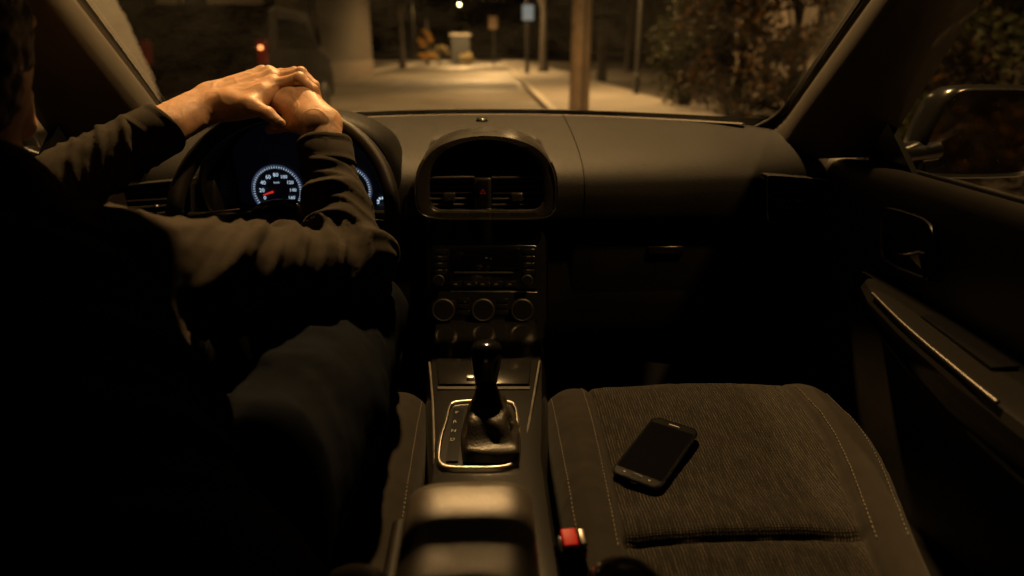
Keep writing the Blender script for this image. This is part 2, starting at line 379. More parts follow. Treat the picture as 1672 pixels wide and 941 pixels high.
# airbag seam and edge line
for px0 in (948,):
    d = dprof(PY(px0, 250, 1.5).x); pts = [p + Vector((0, -.001, .0012)) for p in d[10:50]]
    C(MB().tube(pts, .0016, 6), 'airbag_seam', 'dash', dash)
# defrost strip along the windscreen foot
C(MB().tube([Vector((x, Yb(x) - .055, ZB + .0035)) for x in [lerp(-.6, .62, i / 40) for i in range(41)]], .010, 8, flat=.25), 'defrost_strip', 'trim', dash)
# small sensor at the middle of the windscreen foot
p = PY(787, 196, 1.84)
C(MB().box((p.x - .015, 1.78, 1.03), (p.x + .015, 1.83, p.z + .008)), 'light_sensor', 'gloss', dash, bevel=.004)

# ---- centre pod: hood with dark screen recess and two vents
def ring(px_list, Y, cx=794, dz=0):
    right = [PY(a, b, Y) for a, b in px_list]; left = [PY(2 * cx - a, b, Y) for a, b in px_list[-2:0:-1]]
    c = [v + Vector((0, 0, dz)) for v in right + left]; return c
OUT = [(794, 358), (840, 358), (872, 357), (893, 353), (904, 344), (908, 330), (909, 305), (906, 282), (896, 260), (877, 241), (850, 229), (822, 223), (794, 221)]
INN = [(794, 346), (840, 346), (866, 345.5), (880, 342), (886, 335), (888, 325), (888, 303), (885, 281), (875, 261), (856, 245), (836, 236), (816, 231), (794, 229)]
def scl(r, f, cz=None):
    c = sum(r, Vector()) / len(r); return [c + Vector(((v.x - c.x) * f, v.y - c.y, (v.z - c.z) * f)) for v in r]
def close_spline(r, n=4):
    N = len(r); out = []
    for i in range(N):
        a, b, c, d = r[i - 1], r[i], r[(i + 1) % N], r[(i + 2) % N]
        for k in range(n):
            t = k / n; out.append(.5 * ((2 * b) + (c - a) * t + (2 * a - 5 * b + 4 * c - d) * t * t + (3 * b - a - 3 * c + d) * t ** 3))
    return out
ro = close_spline(ring(OUT, 1.392)); ri = close_spline(ring(INN, 1.392))
def shifty(r, dy, dz=0): return [v + Vector((0, dy, dz)) for v in r]
mid1 = [a.lerp(b, .12) for a, b in zip(ro, ri)]; mid2 = [a.lerp(b, .88) for a, b in zip(ro, ri)]
back = [v + Vector((0, .26, -.012 - .02 * 0)) for v in scl(ro, .97)]
rows = [back, shifty(scl(ro, 1.012), .12, .003), shifty(scl(ro, 1.01), .035, .001), shifty(ro, .010), shifty(mid1, .001), mid2, shifty(ri, .003), shifty(scl(ri, .985), .014), shifty(scl(ri, .965), .05), shifty(scl(ri, .96), .10)]
pod = C(MB().grid(rows, True), 'centre_pod', 'pod', auto=60)
rec = shifty(scl(ri, .962), .085)
C(MB().add(rec, [tuple(range(len(rec)))]), 'screen_panel', 'gloss', pod)
low = [shifty(scl(ro, 1.004), -.001)[i] for i in range(-len(ro) // 3, len(ro) // 3)]
C(MB().tube(low, .0022, 8), 'trim_and_glint_line', 'chrome', pod)
nl = len(ri); C(MB().tube([shifty(ri, .004)[i] + Vector((0, 0, .001)) for i in range(-nl // 5, nl // 5)], .0024, 8), 'trim_and_glint_line', 'satin', pod)  # satin tube stands for the light along the lower inner lip
# vents
for cx0, cx1 in ((694, 773), (804, 884)):
    v = MB()
    for k in range(5):
        py = 296 + k * 9.6; a = PY(cx0, py, 1.415); b = PY(cx1, py, 1.415)
        v.box((a.x, 1.413, a.z - .0018), (b.x, 1.45, a.z + .0018))
    a = PY(cx0, 291, 1.412); b = PY(cx1, 291, 1.412); v.box((a.x - .002, 1.405, a.z), (b.x + .002, 1.46, a.z + .004))
    vent = C(v, 'air_vent', 'slat', pod, bevel=.0008, seg=1)
    m_ = PY((cx0 + cx1) / 2 + 0, 322, 1.408); C(MB().box((m_.x - .013, 1.400, m_.z - .008), (m_.x + .013, 1.43, m_.z + .010)), 'vent_slider', 'pod', pod, bevel=.003)
    b0 = PY(cx0, 345, 1.46); b1 = PY(cx1, 291, 1.46); C(MB().box((b0.x, 1.458, b0.z), (b1.x, 1.462, b1.z)), 'vent_recess', 'rubber', pod, bevel=.001, seg=1)
a = PY(775, 345, 1.402); b = PY(802, 291, 1.402)
C(MB().box((a.x, 1.400, a.z), (b.x, 1.45, b.z)), 'switch_housing', 'pod', pod, bevel=.003)
a = PY(780, 340, 1.398); b = PY(797, 294, 1.398)
C(MB().box((a.x, 1.395, a.z), (b.x, 1.41, b.z)), 'hazard_switch', 'black', pod, bevel=.002)
h0 = PY(788.5, 314, 1.3935); tri = MB()
A3 = [h0 + Vector((.0075 * math.cos(q), 0, .0075 * math.sin(q))) for q in (R(90), R(210), R(330))]; B3 = [h0 + (v - h0) * .55 for v in A3]
C(tri.add(A3 + B3, [(0, 1, 4, 3), (1, 2, 5, 4), (2, 0, 3, 5)]), 'hazard_triangle', 'redlit', pod, smooth=False)

# ---- glovebox lid in the lower dash
gx0, gx1 = .19, .60
glv = C(MB().box((gx0, 1.424, .60), (gx1, 1.46, .815)), 'glovebox_lid', 'dash', dash, bevel=.008)
C(MB().box((.36, 1.419, .775), (.44, 1.43, .795)), 'glovebox_catch', 'black', dash, bevel=.003)
# ---- instrument binnacle
BO = [(485, 372), (540, 372), (600, 368), (636, 352), (650, 320), (652, 288), (645, 258), (628, 230), (600, 208), (565, 194), (525, 187), (485, 185)]
BI = [(485, 362), (540, 362), (594, 358), (624, 344), (636, 318), (638, 290), (630, 262), (614, 237), (590, 218), (558, 205), (522, 198), (485, 196)]
bo = close_spline(ring(BO, 1.40, 485)); bi = close_spline(ring(BI, 1.40, 485))
bm1 = [a.lerp(b, .3) for a, b in zip(bo, bi)]; bm2 = [a.lerp(b, .8) for a, b in zip(bo, bi)]
rows = [shifty(scl(bo, .93), .30, -.02), shifty(scl(bo, .99), .14, .0), shifty(bo, .03), shifty(bm1, .006), bm2, shifty(bi, .01), shifty(scl(bi, .99), .06), shifty(scl(bi, .97), .13)]
binn = C(MB().grid(rows, True), 'instrument_binnacle', 'dash', auto=60)
fc = shifty(scl(bi, .975), .125); C(MB().add(fc, [tuple(range(len(fc)))]), 'dial_panel', 'dial', binn)
DX, DZ_ = (1, 0, 0), (0, 0, 1)
def dial(cpx, cpy, rad, labels, name, needle=None, small=False):
    c = PY(cpx, cpy, 1.518); base = frame(c, DX, DZ_); mb = MB()
    at = lambda r, a: c + Vector((r * math.cos(R(a)), 0, r * math.sin(R(a))))
    for a in np.arange(-40, 221, 6 if not small else 40):
        big = abs((a + 40) % 30 - 20) < .1; r0 = rad * (.80 if big else .90); w = rad * (.022 if big else .013)
        if small: r0, w = rad * .55, rad * .16
        t = Vector((-math.sin(R(a)), 0, math.cos(R(a)))) * w
        mb.add([at(r0, a) - t, at(rad * .985, a) - t, at(rad * .985, a) + t, at(r0, a) + t], [(0, 1, 2, 3)])
    for i, s in enumerate(labels):
        a = 210 - 30 * i; V, F = textmesh(s, rad * (.22 if len(s) < 3 else .19), frame(at(rad * .63, a), DX, DZ_)); mb.add(V, F)
    d = mb.build(name, M['white_lit'], binn, smooth=False)
    if not small:
        rr = MB(); n = 64
        P0 = [at(rad * 1.0, q) + Vector((0, -.0005, 0)) for q in np.linspace(-45, 225, n)]; P1 = [at(rad * 1.045, q) + Vector((0, -.0005, 0)) for q in np.linspace(-45, 225, n)]
        C(rr.grid([P0, P1]), 'dial_ring', 'ring_lit', binn, smooth=False)
    if needle is not None:
        q = Vector((-math.sin(R(needle)), 0, math.cos(R(needle)))); o = Vector((0, -.003, 0))
        C(MB().add([at(rad * .16, needle) - q * rad * .045 + o, at(rad * .62, needle) - q * rad * .018 + o, at(rad * .62, needle) + q * rad * .018 + o, at(rad * .16, needle) + q * rad * .045 + o], [(0, 1, 2, 3)]), 'needle', 'needle', binn, smooth=False)
    return c
c0 = dial(453, 311, .0545, ['0', '20', '40', '60', '80', '100', '120', '140', '160'], 'speed_scale', 197)
V, F = textmesh('km/h', .0062, frame(c0 + Vector((0, 0, .0175)), DX, DZ_)); MB().add(V, F).build('unit_mark', M['white_lit'], binn, smooth=False)
dial(566, 311, .0545, ['0', '1', '2', '3', '4', '5', '6', '7', '8'], 'rev_scale')
dial(624, 330, .012, [], 'fuel_scale', small=True)

# ---- steering wheel
wt = U(468, 182, 1.225); tl = 27; wu = Vector((0, math.sin(R(tl)), math.cos(R(tl)))); wa = Vector((0, -math.cos(R(tl)), math.sin(R(tl)))); WR = .192
wc = wt - wu * WR
wp = lambda r, a, o=0: wc + (Vector((1, 0, 0)) * math.cos(R(a)) + wu * math.sin(R(a))) * r + wa * o
rim = C(MB().tube([wp(WR, a) for a in range(0, 360, 5)], .0145, 14, closed=True), 'steering_wheel', 'rimskin', auto=0)
hub = [[wp(r * .72 * (1 + .15 * math.cos(R(2 * a))), a, o) - wu * .020 for a in range(0, 360, 10)] for r, o in ((.001, .034), (.04, .034), (.062, .028), (.074, .012), (.076, -.01), (.05, -.03), (.001, -.03))]
C(MB().grid(hub, True), 'wheel_hub', 'black', rim, auto=0)
for a in (-6, 186, 270):
    sp_ = C(MB().tube([wp(r, a + (0 if a == 270 else 0), o) for r, o in ((.03, .010), (.10, .008), (.15, .002), (.18, 0))], [.022, .017, .015, .013], 12, flat=.45), 'spoke', 'black', rim, auto=0)
    if a != 270: C(MB().tube([wp(r, a, .017 - (r - .07) * .1) + wu * .014 for r in (.072, .10, .14)], [.0015, .003, .0015], 8), 'spoke_trim', 'chrome', rim)
lg = [wp(.016, a, .0352) - wu * .03 for a in range(0, 360, 15)]; C(MB().tube(lg, .0016, 6, closed=True), 'hub_ring', 'chrome', rim)
C(MB().tube([wc - wu * .035 - wa * .03, wc - wu * .045 - wa * .18, wc - wu * .05 - wa * .30], [.036, .04, .045], 16), 'steering_column', 'black')
C(MB().tube([wc - wa * .07 + Vector((.05, 0, .01)), wc - wa * .07 + Vector((.15, 0, .015)), wc - wa * .06 + Vector((.19, 0, .01))], [.007, .009, .011], 10), 'column_stalk', 'black')
C(MB().tube([wc - wa * .07 + Vector((-.05, 0, .01)), wc - wa * .07 + Vector((-.15, 0, .015)), wc - wa * .06 + Vector((-.19, 0, .01))], [.007, .009, .011], 10), 'column_stalk', 'black')

# ---- outer vents at both ends of the dashboard
def outer_vent(sx):
    P = lambda px, py, Y: (lambda v: Vector((v.x * sx, v.y, v.z)))(PY(px, py, Y))
    o = [(1253, 290), (1262, 287), (1350, 294), (1364, 300), (1368, 312), (1368, 352), (1362, 361), (1350, 364), (1262, 363), (1254, 358), (1252, 345), (1252, 305)]
    Y0 = 1.396; ro = close_spline([P(a, b, Y0) for a, b in o], 3); sh = lambda r, f, dy: [v + Vector((0, dy, 0)) for v in scl(r, f)]
    f = C(MB().grid([sh(ro, 1.0, .05), sh(ro, 1.005, .02), sh(ro, 1, .004), sh(ro, .97, 0), sh(ro, .92, .002), sh(ro, .90, .03)], True), 'air_vent', 'pod', dash, auto=60)
    C(MB().tube([v + Vector((0, -.0005, 0)) for v in sh(ro, .985, 0)], .0014, 6, closed=True), 'vent_glint_rim', 'satin', dash)  # bright tube added to catch light along the vent frame edge
    b_ = sh(ro, .905, .028); v = MB().add(b_, [tuple(range(len(b_)))]); C(v, 'vent_recess', 'rubber', dash)
    s = MB()
    for k in range(5):
        a = P(1264 if k < 4 else 1270, 304 + k * 11, Y0 + .006); b = P(1356, 308 + k * 11, Y0 + .006)
        for p_, q_ in ((a, b),): s.add([p_ + Vector((0, 0, .0017)), q_ + Vector((0, 0, .0017)), q_ + Vector((0, .02, .0035)), p_ + Vector((0, .02, .0035)), p_ - Vector((0, 0, .0015)), q_ - Vector((0, 0, .0015)), q_ + Vector((0, .02, -.001)), p_ + Vector((0, .02, -.001))], [(0, 1, 2, 3), (7, 6, 5, 4), (0, 4, 5, 1), (1, 5, 6, 2), (2, 6, 7, 3), (3, 7, 4, 0)])
    C(s, 'vent_slats', 'slat', dash, smooth=False)
    m_ = P(1306, 327, Y0); C(MB().ball(m_, (.006, .006, .004)), 'vent_slider', 'satin', dash)
    # side demister slot on the shoulder above
    e = [P(1262, 256, 1.47), P(1320, 268, 1.44), P(1350, 285, 1.40), P(1335, 283, 1.40), P(1290, 272, 1.43), P(1268, 266, 1.455)]
    def drop(v): 
        d = dprof(v.x); k = min(d[6:60], key=lambda q: abs(q.y - v.y)); return Vector((v.x, v.y, k.z))
    slot = close_spline([drop(v) for v in e], 4)
outer_vent(1)
outer_vent(-1)

# ---- centre stack: radio, climate panel
stk = [(1.415, .862), (1.405, .80), (1.392, .74), (1.385, .70), (1.372, .65), (1.358, .605), (1.42, .597), (1.43, .50)]
sx0, sx1 = PY(700, 450, 1.395).x, PY(884, 450, 1.395).x
st = MB().grid([[Vector((sx0 - .02, y + .10, z)) for y, z in stk], [Vector((sx0 - .012, y + .012, z)) for y, z in stk], [Vector((sx0, y, z)) for y, z in stk], [Vector((sx1, y, z)) for y, z in stk], [Vector((sx1 + .012, y + .012, z)) for y, z in stk], [Vector((sx1 + .02, y + .10, z)) for y, z in stk]])
stack = C(st, 'centre_stack', 'black', auto=50)
def ys(z):
    for (y0, z0), (y1, z1) in zip(stk, stk[1:]):
        if z1 <= z <= z0: return lerp(y1, y0, (z - z1) / (z0 - z1))
    return 1.36
def on_stack(px, py, off=0):
    y = 1.385
    for _ in range(6): v = PY(px, py, y); y = ys(v.z)
    v = PY(px, py, y); return v + Vector((0, -off, 0))
def plate(px0, py0, px1, py1, th, name, mat, par, bev=.002):
    a = on_stack(px0, py0); b = on_stack(px1, py0); c = on_stack(px1, py1); d = on_stack(px0, py1)
    return C(MB().prism([v + Vector((0, .004, 0)) for v in (a, b, c, d)], (0, -th - .004, 0)), name, mat, par, bevel=bev, seg=2)
radio = plate(706, 400, 876, 471, .004, 'radio', 'gloss', car)
plate(735, 405, 850, 440, .0055, 'radio_display', 'screen', radio, .001)
plate(742, 443, 838, 445.5, .0068, 'disc_slot', 'rubber', radio, .0005)
for k in range(5): plate(735 + k * 22, 458, 754 + k * 22, 468, .0065, 'preset_button', 'black', radio, .001)
for k in range(4):
    plate(710, 406 + k * 11, 730, 414 + k * 11, .0065, 'side_button', 'black', radio, .001)
    plate(853, 406 + k * 11, 873, 414 + k * 11, .0065, 'side_button', 'black', radio, .001)
def bmark(px, py, w): q = on_stack(px, py, .0068); C(MB().box((q.x - w, q.y - .0002, q.z - .0011), (q.x + w, q.y, q.z + .0011)), 'button_mark', 'mark', radio, smooth=False)
for k in range(5): bmark(744 + k * 22, 462.5, .004)
for k in range(1, 4):
    for xx in (719, 863): bmark(xx, 407 + k * 11 - .5, .0045)
def knob(px, py, r, name, par, depth=.02):
    c = on_stack(px, py); nrm = Vector((0, -1, .22)).normalized(); mt = frame(c, (1, 0, 0), Vector((0, .22, 1)))
    # frame z axis points x cross y = -y direction, out of the panel
    k_ = C(MB().lathe([(r * 1.02, -.003), (r * 1.0, depth * .5), (r * .90, depth * .9), (r * .84, depth), (.0005, depth)], mt), name, 'black', par, auto=50)
    C(MB().tube([mt @ Vector((r * 1.0 * math.cos(a), r * 1.0 * math.sin(a), depth * .86)) for a in np.linspace(0, 2 * math.pi, 40)[:-1]], r * .10, 8, closed=True), 'knob_ring', 'satin', par)
    return c
knob(717, 457, .0115, 'volume_knob', radio); knob(860, 457, .0115, 'tuning_knob', radio)
clim = plate(704, 476, 878, 524, .003, 'climate_panel', 'black', car)
for px in (725, 789, 852): knob(px, 504, .0225, 'climate_knob', clim, .024)
for px in (757, 820):
    for k in range(3): plate(px - 9, 486 + k * 10, px + 9, 494 + k * 10, .005, 'climate_button', 'black', clim, .001)
    plate(px - 14, 526, px + 14, 527.5, .004, 'panel_trim', 'satin', clim, .0003)
plate(735, 475, 858, 476.3, .004, 'panel_trim', 'satin', clim, .0003)

# ---- centre console with storage lid, shift gate, lever
cs_rows = []
for y, zt, hw in ((1.40, .645, .108), (1.30, .645, .106), (1.15, .645, .104), (1.0, .632, .092), (.88, .622, .08), (.74, .615, .08), (.3, .60, .085)):
    cs_rows.append([Vector((-hw - .018, y, .25)), Vector((-hw - .012, y, zt - .05)), Vector((-hw - .006, y, zt - .012)), Vector((-hw, y, zt)), Vector((-hw + .02, y, zt + .002)), Vector((hw - .02, y, zt + .002)), Vector((hw, y, zt)), Vector((hw + .006, y, zt - .012)), Vector((hw + .012, y, zt - .05)), Vector((hw + .018, y, .25))])
console = C(MB().grid(cs_rows), 'centre_console', 'black', auto=50)
for sx, a in ((-1, [(701, 592), (706, 650), (708, 700), (710, 772)]), (1, [(881, 590), (871, 650), (862, 700), (848, 772)])):
    C(MB().tube(spline([PZ(px, py, .652 - .012 * i) for i, (px, py) in enumerate(a)], 6), .0022, 8), 'console_trim', 'satin', console)
def on_con(px, py, dz=0):
    z = .64
    for _ in range(5):
        v = PZ(px, py, z); z = np.interp(v.y, [.3, .74, .88, 1.0, 1.15, 1.4], [.602, .617, .624, .634, .647, .647])
    return PZ(px, py, z) + Vector((0, 0, dz))
def cplate(pts, th, name, mat, par, bev=.002):
    return C(MB().prism([on_con(a, b, -.004) for a, b in pts], (0, 0, th + .004)), name, mat, par, bevel=bev, seg=2)
lid = cplate([(712, 588), (868, 588), (864, 630), (716, 630)], .004, 'storage_lid', 'black', console)
cplate([(762, 619), (776, 619), (776, 624), (762, 624)], .009, 'lid_catch', 'satin', console, .001)
cplate([(714, 632.5), (866, 632.5), (865, 637), (715, 637)], .002, 'lid_gap', 'rubber', console, .0005)
# shift gate bezel (rounded trapezoid ring)
gpts = [(745, 659), (790, 657), (832, 659), (843, 668), (847, 690), (849, 720), (847, 750), (838, 763), (815, 769), (775, 770), (735, 769), (719, 764), (714, 750), (718, 720), (727, 690), (733, 667)]
go = close_spline([on_con(a, b, .0) for a, b in gpts], 4); gc = sum(go, Vector()) / len(go)
sc_ = lambda r, f, dz: [gc + Vector(((v.x - gc.x) * f, (v.y - gc.y) * f, v.z - gc.z + dz)) for v in r]
gate = C(MB().grid([sc_(go, 1.03, -.003), sc_(go, 1.02, .004), sc_(go, .985, .007), sc_(go, .95, .007), sc_(go, .92, .003), sc_(go, .91, -.002)], True), 'shift_gate', 'satin', auto=60)
gf = sc_(go, .93, .0025); C(MB().add(gf, [tuple(range(len(gf)))]), 'gate_plate', 'black', gate)
ip = [on_con(a, b, .0035) for a, b in ((741, 672), (757, 672), (748, 758), (728, 758))]
C(MB().prism(ip, (0, 0, .002)), 'gear_indicator', 'gloss', gate, smooth=False)
gm = MB()
for ch, (px, py) in zip('PRND', ((746, 679), (743, 694), (741, 709), (739, 723))):
    V, F = textmesh(ch, .011, frame(on_con(px, py, .0062), DX, (0, 1, 0))); gm.add(V, F)
C(gm, 'gear_letters', M['mark'], gate, smooth=False)
# leather boot: square skirt folding up to the lever
bb = on_con(792, 722, .003); ltop = Vector((U(794, 600, 1.08)))
bt = lerp(bb, ltop, .42); bt = Vector((ltop.x, lerp(bb.y, ltop.y, .6) , .70))
br = []
for i in range(13):
    t = i / 12; row = []
    for k in range(48):
        a = 2 * math.pi * k / 48; ca, sa = math.cos(a), math.sin(a)
        sq = 1 / max(abs(ca), abs(sa)) ** .75
        wx = lerp(.046, .015, t ** 1.15) * sq; wy = lerp(.064, .015, t ** 1.15) * sq
        f = 1 + .09 * math.sin(t * math.pi) * math.sin(a * 6 + t * 5 + 2 * nz(ca, sa, t * 2)) + .05 * math.sin(t * 16 + a) * (1 - t)
        c = bb.lerp(bt, t); row.append(c + Vector((ca * wx * f + .008 * (1 - t), sa * wy * f, .004 * math.sin(t * 14))))
    br.append(row)
lever = C(MB().tube([bt - Vector((0, 0, .03)), ltop], [.007, .008], 12), 'gear_lever', 'chrome')
C(MB().grid(br, True), 'lever_boot', 'boot', lever, auto=0)
kt = U(795, 556, 1.065); kb = U(793, 652, 1.085); ax = (kt - kb); Lk = ax.length; kmat = frame(kb, (1, 0, 0), (0, 1, 0)); kz = ax.normalized(); kx = Vector((1, 0, 0)); kx = (kx - kz * kx.dot(kz)).normalized(); ky = kz.cross(kx)
kmat = Matrix(((kx.x, ky.x, kz.x, kb.x), (kx.y, ky.y, kz.y, kb.y), (kx.z, ky.z, kz.z, kb.z), (0, 0, 0, 1)))
C(MB().lathe([(r * 1.26, z * Lk) for r, z in [(.0095, 0), (.0115, .03), (.0125, .12), (.0145, .3), (.0175, .5), (.0195, .68), (.0205, .8), (.0195, .89), (.0165, .95), (.011, .985), (.0005, 1.0)]], kmat, 28), 'gear_knob', 'gloss', lever, auto=0)
C(MB().lathe([(.0135, -.02 * 1), (.0145, -.004), (.0128, .0)], kmat, 24), 'knob_collar', 'satin', lever)

# ---- armrest box
a0 = PZ(668, 786, .685); a1 = PZ(867, 786, .685); yf = a0.y
ar_rows = []
for y, dz in ((yf + .006, -.03), (yf + .004, -.012), (yf - .004, -.003), (yf - .02, .0), (yf - .06, .002), (yf - .2, .002), (.36, 0), (.34, -.02)):
    hw = (a1.x - a0.x) / 2; cx = (a0.x + a1.x) / 2; zt = .685 + dz
    hw2 = hw - (.004 if y > yf else 0)
    row = []
    for k in range(33):
        q = lerp(-1, 1, k / 32); drop = .018 * (abs(q) ** 6)
        row.append(Vector((cx + hw2 * q, y, zt - drop + .003 * (1 - q * q))))
    ar_rows.append([Vector((cx - hw2 - .001, y, .5)), Vector((cx - hw2 - .001, y, zt - .045))] + row + [Vector((cx + hw2 + .001, y, zt - .045)), Vector((cx + hw2 + .001, y, .5))])
ar = MB().grid(ar_rows); ar.add([Vector((v.x, v.y, v.z)) for v in ar_rows[0]], [tuple(range(len(ar_rows[0])))])
C(ar, 'armrest', 'leather', auto=50)
# handbrake-side pocket of the console, left of the armrest
C(MB().tube([Vector((cx - hw - .018, yf + .02, .60)), Vector((cx - hw - .018, .3, .60))], .012, 12), 'console_rail', 'dash', console)

# ---- front seats
def seat_edges(y, sx=1):
    xl = .104 + .03 * sst(1.02, 1.2, y) * 0; xr = lerp(.545, .652, sst(.55, 1.02, y)); return xl, xr
YF, YR = 1.165, .40
def seat_z(x, y):
    xl, xr = seat_edges(y); xc = (xl + xr) / 2; hw = (xr - xl) / 2; q = (x - xc) / hw; aq = abs(q)
    z = .585 + .034 * sst(.6, .86, aq) * lerp(1, .12, sst(.80, 1.12, y)) + .022 * sst(.82, 1.08, y) - .01 * sst(.9, .5, y)
    z += .008 * (1 - min(aq / .66, 1) ** 2)
    zin = sst(.74, .62, aq)
    z -= .017 * math.exp(-((y - .725) / .008) ** 2) * zin; z += .006 * math.exp(-((y - .765) / .035) ** 2) * zin + .006 * math.exp(-((y - .69) / .03) ** 2) * zin
    z -= .007 * math.exp(-((aq - .68) / .018) ** 2)
    z += .0022 * nz(x * 16, y * 16, 3) + .0012 * nz(x * 45, y * 45, 7)
    return z
def seat_pt(u, v, raise_=0):
    y = lerp(YR, YF, v); xl, xr = seat_edges(y); x = lerp(xl, xr, u); rx = .062; ry = .075
    dx = max(0, rx - (x - xl)) - max(0, rx - (xr - x)); dy = max(0, ry - (YF - y)); e = math.hypot(dx / rx, dy / ry)
    x0, y0, z0 = x, y, seat_z(min(max(x, xl + .0), xr), y)
    if e > 0:
        drop = 1 - math.sqrt(max(0, 1 - min(e, 1) ** 2)); z0 -= .055 * drop
        if e > 1: x0 = x + dx * (1 - 1 / e) * (1 if dx > 0 else 1) ; x0 = x - (-dx) * (1 - 1 / e) if False else x + dx * (1 - 1 / e); y0 = y - dy * (1 - 1 / e)
    return Vector((x0, y0, z0 + raise_))
def edge_par(n, e=.12, ne=14, both=True):
    a = [e * (1 - math.cos(math.pi / 2 * i / ne)) for i in range(ne)]
    m_ = [lerp(e, 1 - e if both else 1, i / n) for i in range(n + 1)]
    return a + m_ + ([1 - q for q in a[::-1]] if both else [])
us = edge_par(100); vs = [0] + [lerp(0, .9, i / 110) for i in range(1, 111)] + [1 - .1 * (1 - math.sin(math.pi / 2 * i / 14)) for i in range(1, 15)]
def front_seat(sx, name, label):
    mir = lambda v: Vector((v.x * sx, v.y, v.z))
    rows = []
    for v in vs:
        r = [seat_pt(u, v) for u in us]; l0, r0 = r[0], r[-1]
        rows.append([mir(l0 + Vector((.03, 0, -.16))), mir(l0 + Vector((-.002, 0, -.06)))] + [mir(q) for q in r] + [mir(r0 + Vector((.002, 0, -.06))), mir(r0 + Vector((-.03, 0, -.16)))])
    fr = [v + Vector((0, .002, -.05)) for v in rows[-1]]; fr2 = [Vector((v.x, v.y - .06, .40)) for v in rows[-1]]; rows += [fr, fr2]
    s = C(MB().grid(rows), name, 'sidefab', auto=0); tag(s, label)
    ui = [lerp(.165, .835, i / 90) for i in range(91)]; vi = [lerp(.0, .942, i / 150) for i in range(151)]
    ins = []
    for v in vi: ins.append([mir(seat_pt(u, v, .0018)) for u in ui])
    C(MB().grid(ins), 'seat_insert', 'woven', s, auto=0)
    for u, v0, v1 in ((.135, .40, .96), (.865, .40, .93), (.028, .40, .93), (.955, .40, .90)):
        stt = MB(); n = int((v1 - v0) * (YF - YR) / .0085)
        for i in range(n):
            va = v0 + (v1 - v0) * i / n; vb = va + (v1 - v0) / n * .6
            stt.tube([mir(seat_pt(u, va, .0014)), mir(seat_pt(u, vb, .0014))], .0009, 5)
        C(stt, 'seat_stitching', 'thread', s)
    # backrest, let well back, with headrest
    def bpt(xr_, l, th): # along recline: l 0..1
        return Vector((xr_, .47 - l * .60, .65 + l * .52)) + Vector((0, -.66, -.75)).normalized() * th * 0 + Vector((0, .655, .755)) * th
    rows = []
    for l in [i / 24 for i in range(25)]:
        xl, xr = .115 + .03 * l, .60 - .05 * l; row = []
        for k in range(40):
            a = 2 * math.pi * k / 40; ca, sa = math.cos(a), math.sin(a); sgn = lambda t: (1 if t >= 0 else -1)
            X = (xl + xr) / 2 + (xr - xl) / 2 * sgn(ca) * abs(ca) ** .35; T = -.06 + .055 * sgn(sa) * abs(sa) ** .5
            if sa > 0: T -= .02 * (1 - abs(ca)) ** 1.0
            row.append(mir(bpt(X, l, T * (1 if 0 < l < 1 else .7))))
        rows.append(row)
    C(MB().grid(rows, True, True), 'backrest', 'sidefab', s, auto=50)
    hc = bpt(.36, 1.15, -.06); C(MB().ball(mir(hc), (.185, .065, .12), 20), 'headrest', 'sidefab', s, auto=0)
    # low side bolster / recliner cover at the back corner of the cushion
    q = Vector((.145, .545, .64)); C(MB().ball(mir(q), (.055, .075, .052), 24), 'recliner_cover', 'black', s, auto=0)
    C(MB().box((min(sx * .16, sx * .58), .45, .22), (max(sx * .16, sx * .58), 1.08, .44)), 'seat_base', 'rubber', s, bevel=.02)
    return s
pseat = front_seat(1, 'passenger_seat', 'dark grey-brown cloth passenger seat with woven centre panel and pale stitching')
dseat = front_seat(-1, 'driver_seat', 'cloth driver seat almost hidden under the man at the wheel')
# belt buckle beside the passenger cushion
bk = PZ(930, 872, .625); d_ = Vector((-.004, .012, 1)).normalized()
bmx = frame(bk + Vector((0, -.005, -.03)), (1, .1, 0), (0, 1, .25))
buck = C(MB().box((-.017, -.014, -.075), (.019, .014, .028), mat=bmx), 'belt_buckle', 'black', bevel=.004)
C(MB().box((-.012, -.011, .022), (.008, .016, .036), mat=bmx), 'release_button', 'red', buck, bevel=.003)
C(MB().box((.009, -.012, .02), (.018, .012, .038), mat=bmx), 'belt_tongue', 'dkmetal', buck, bevel=.002)

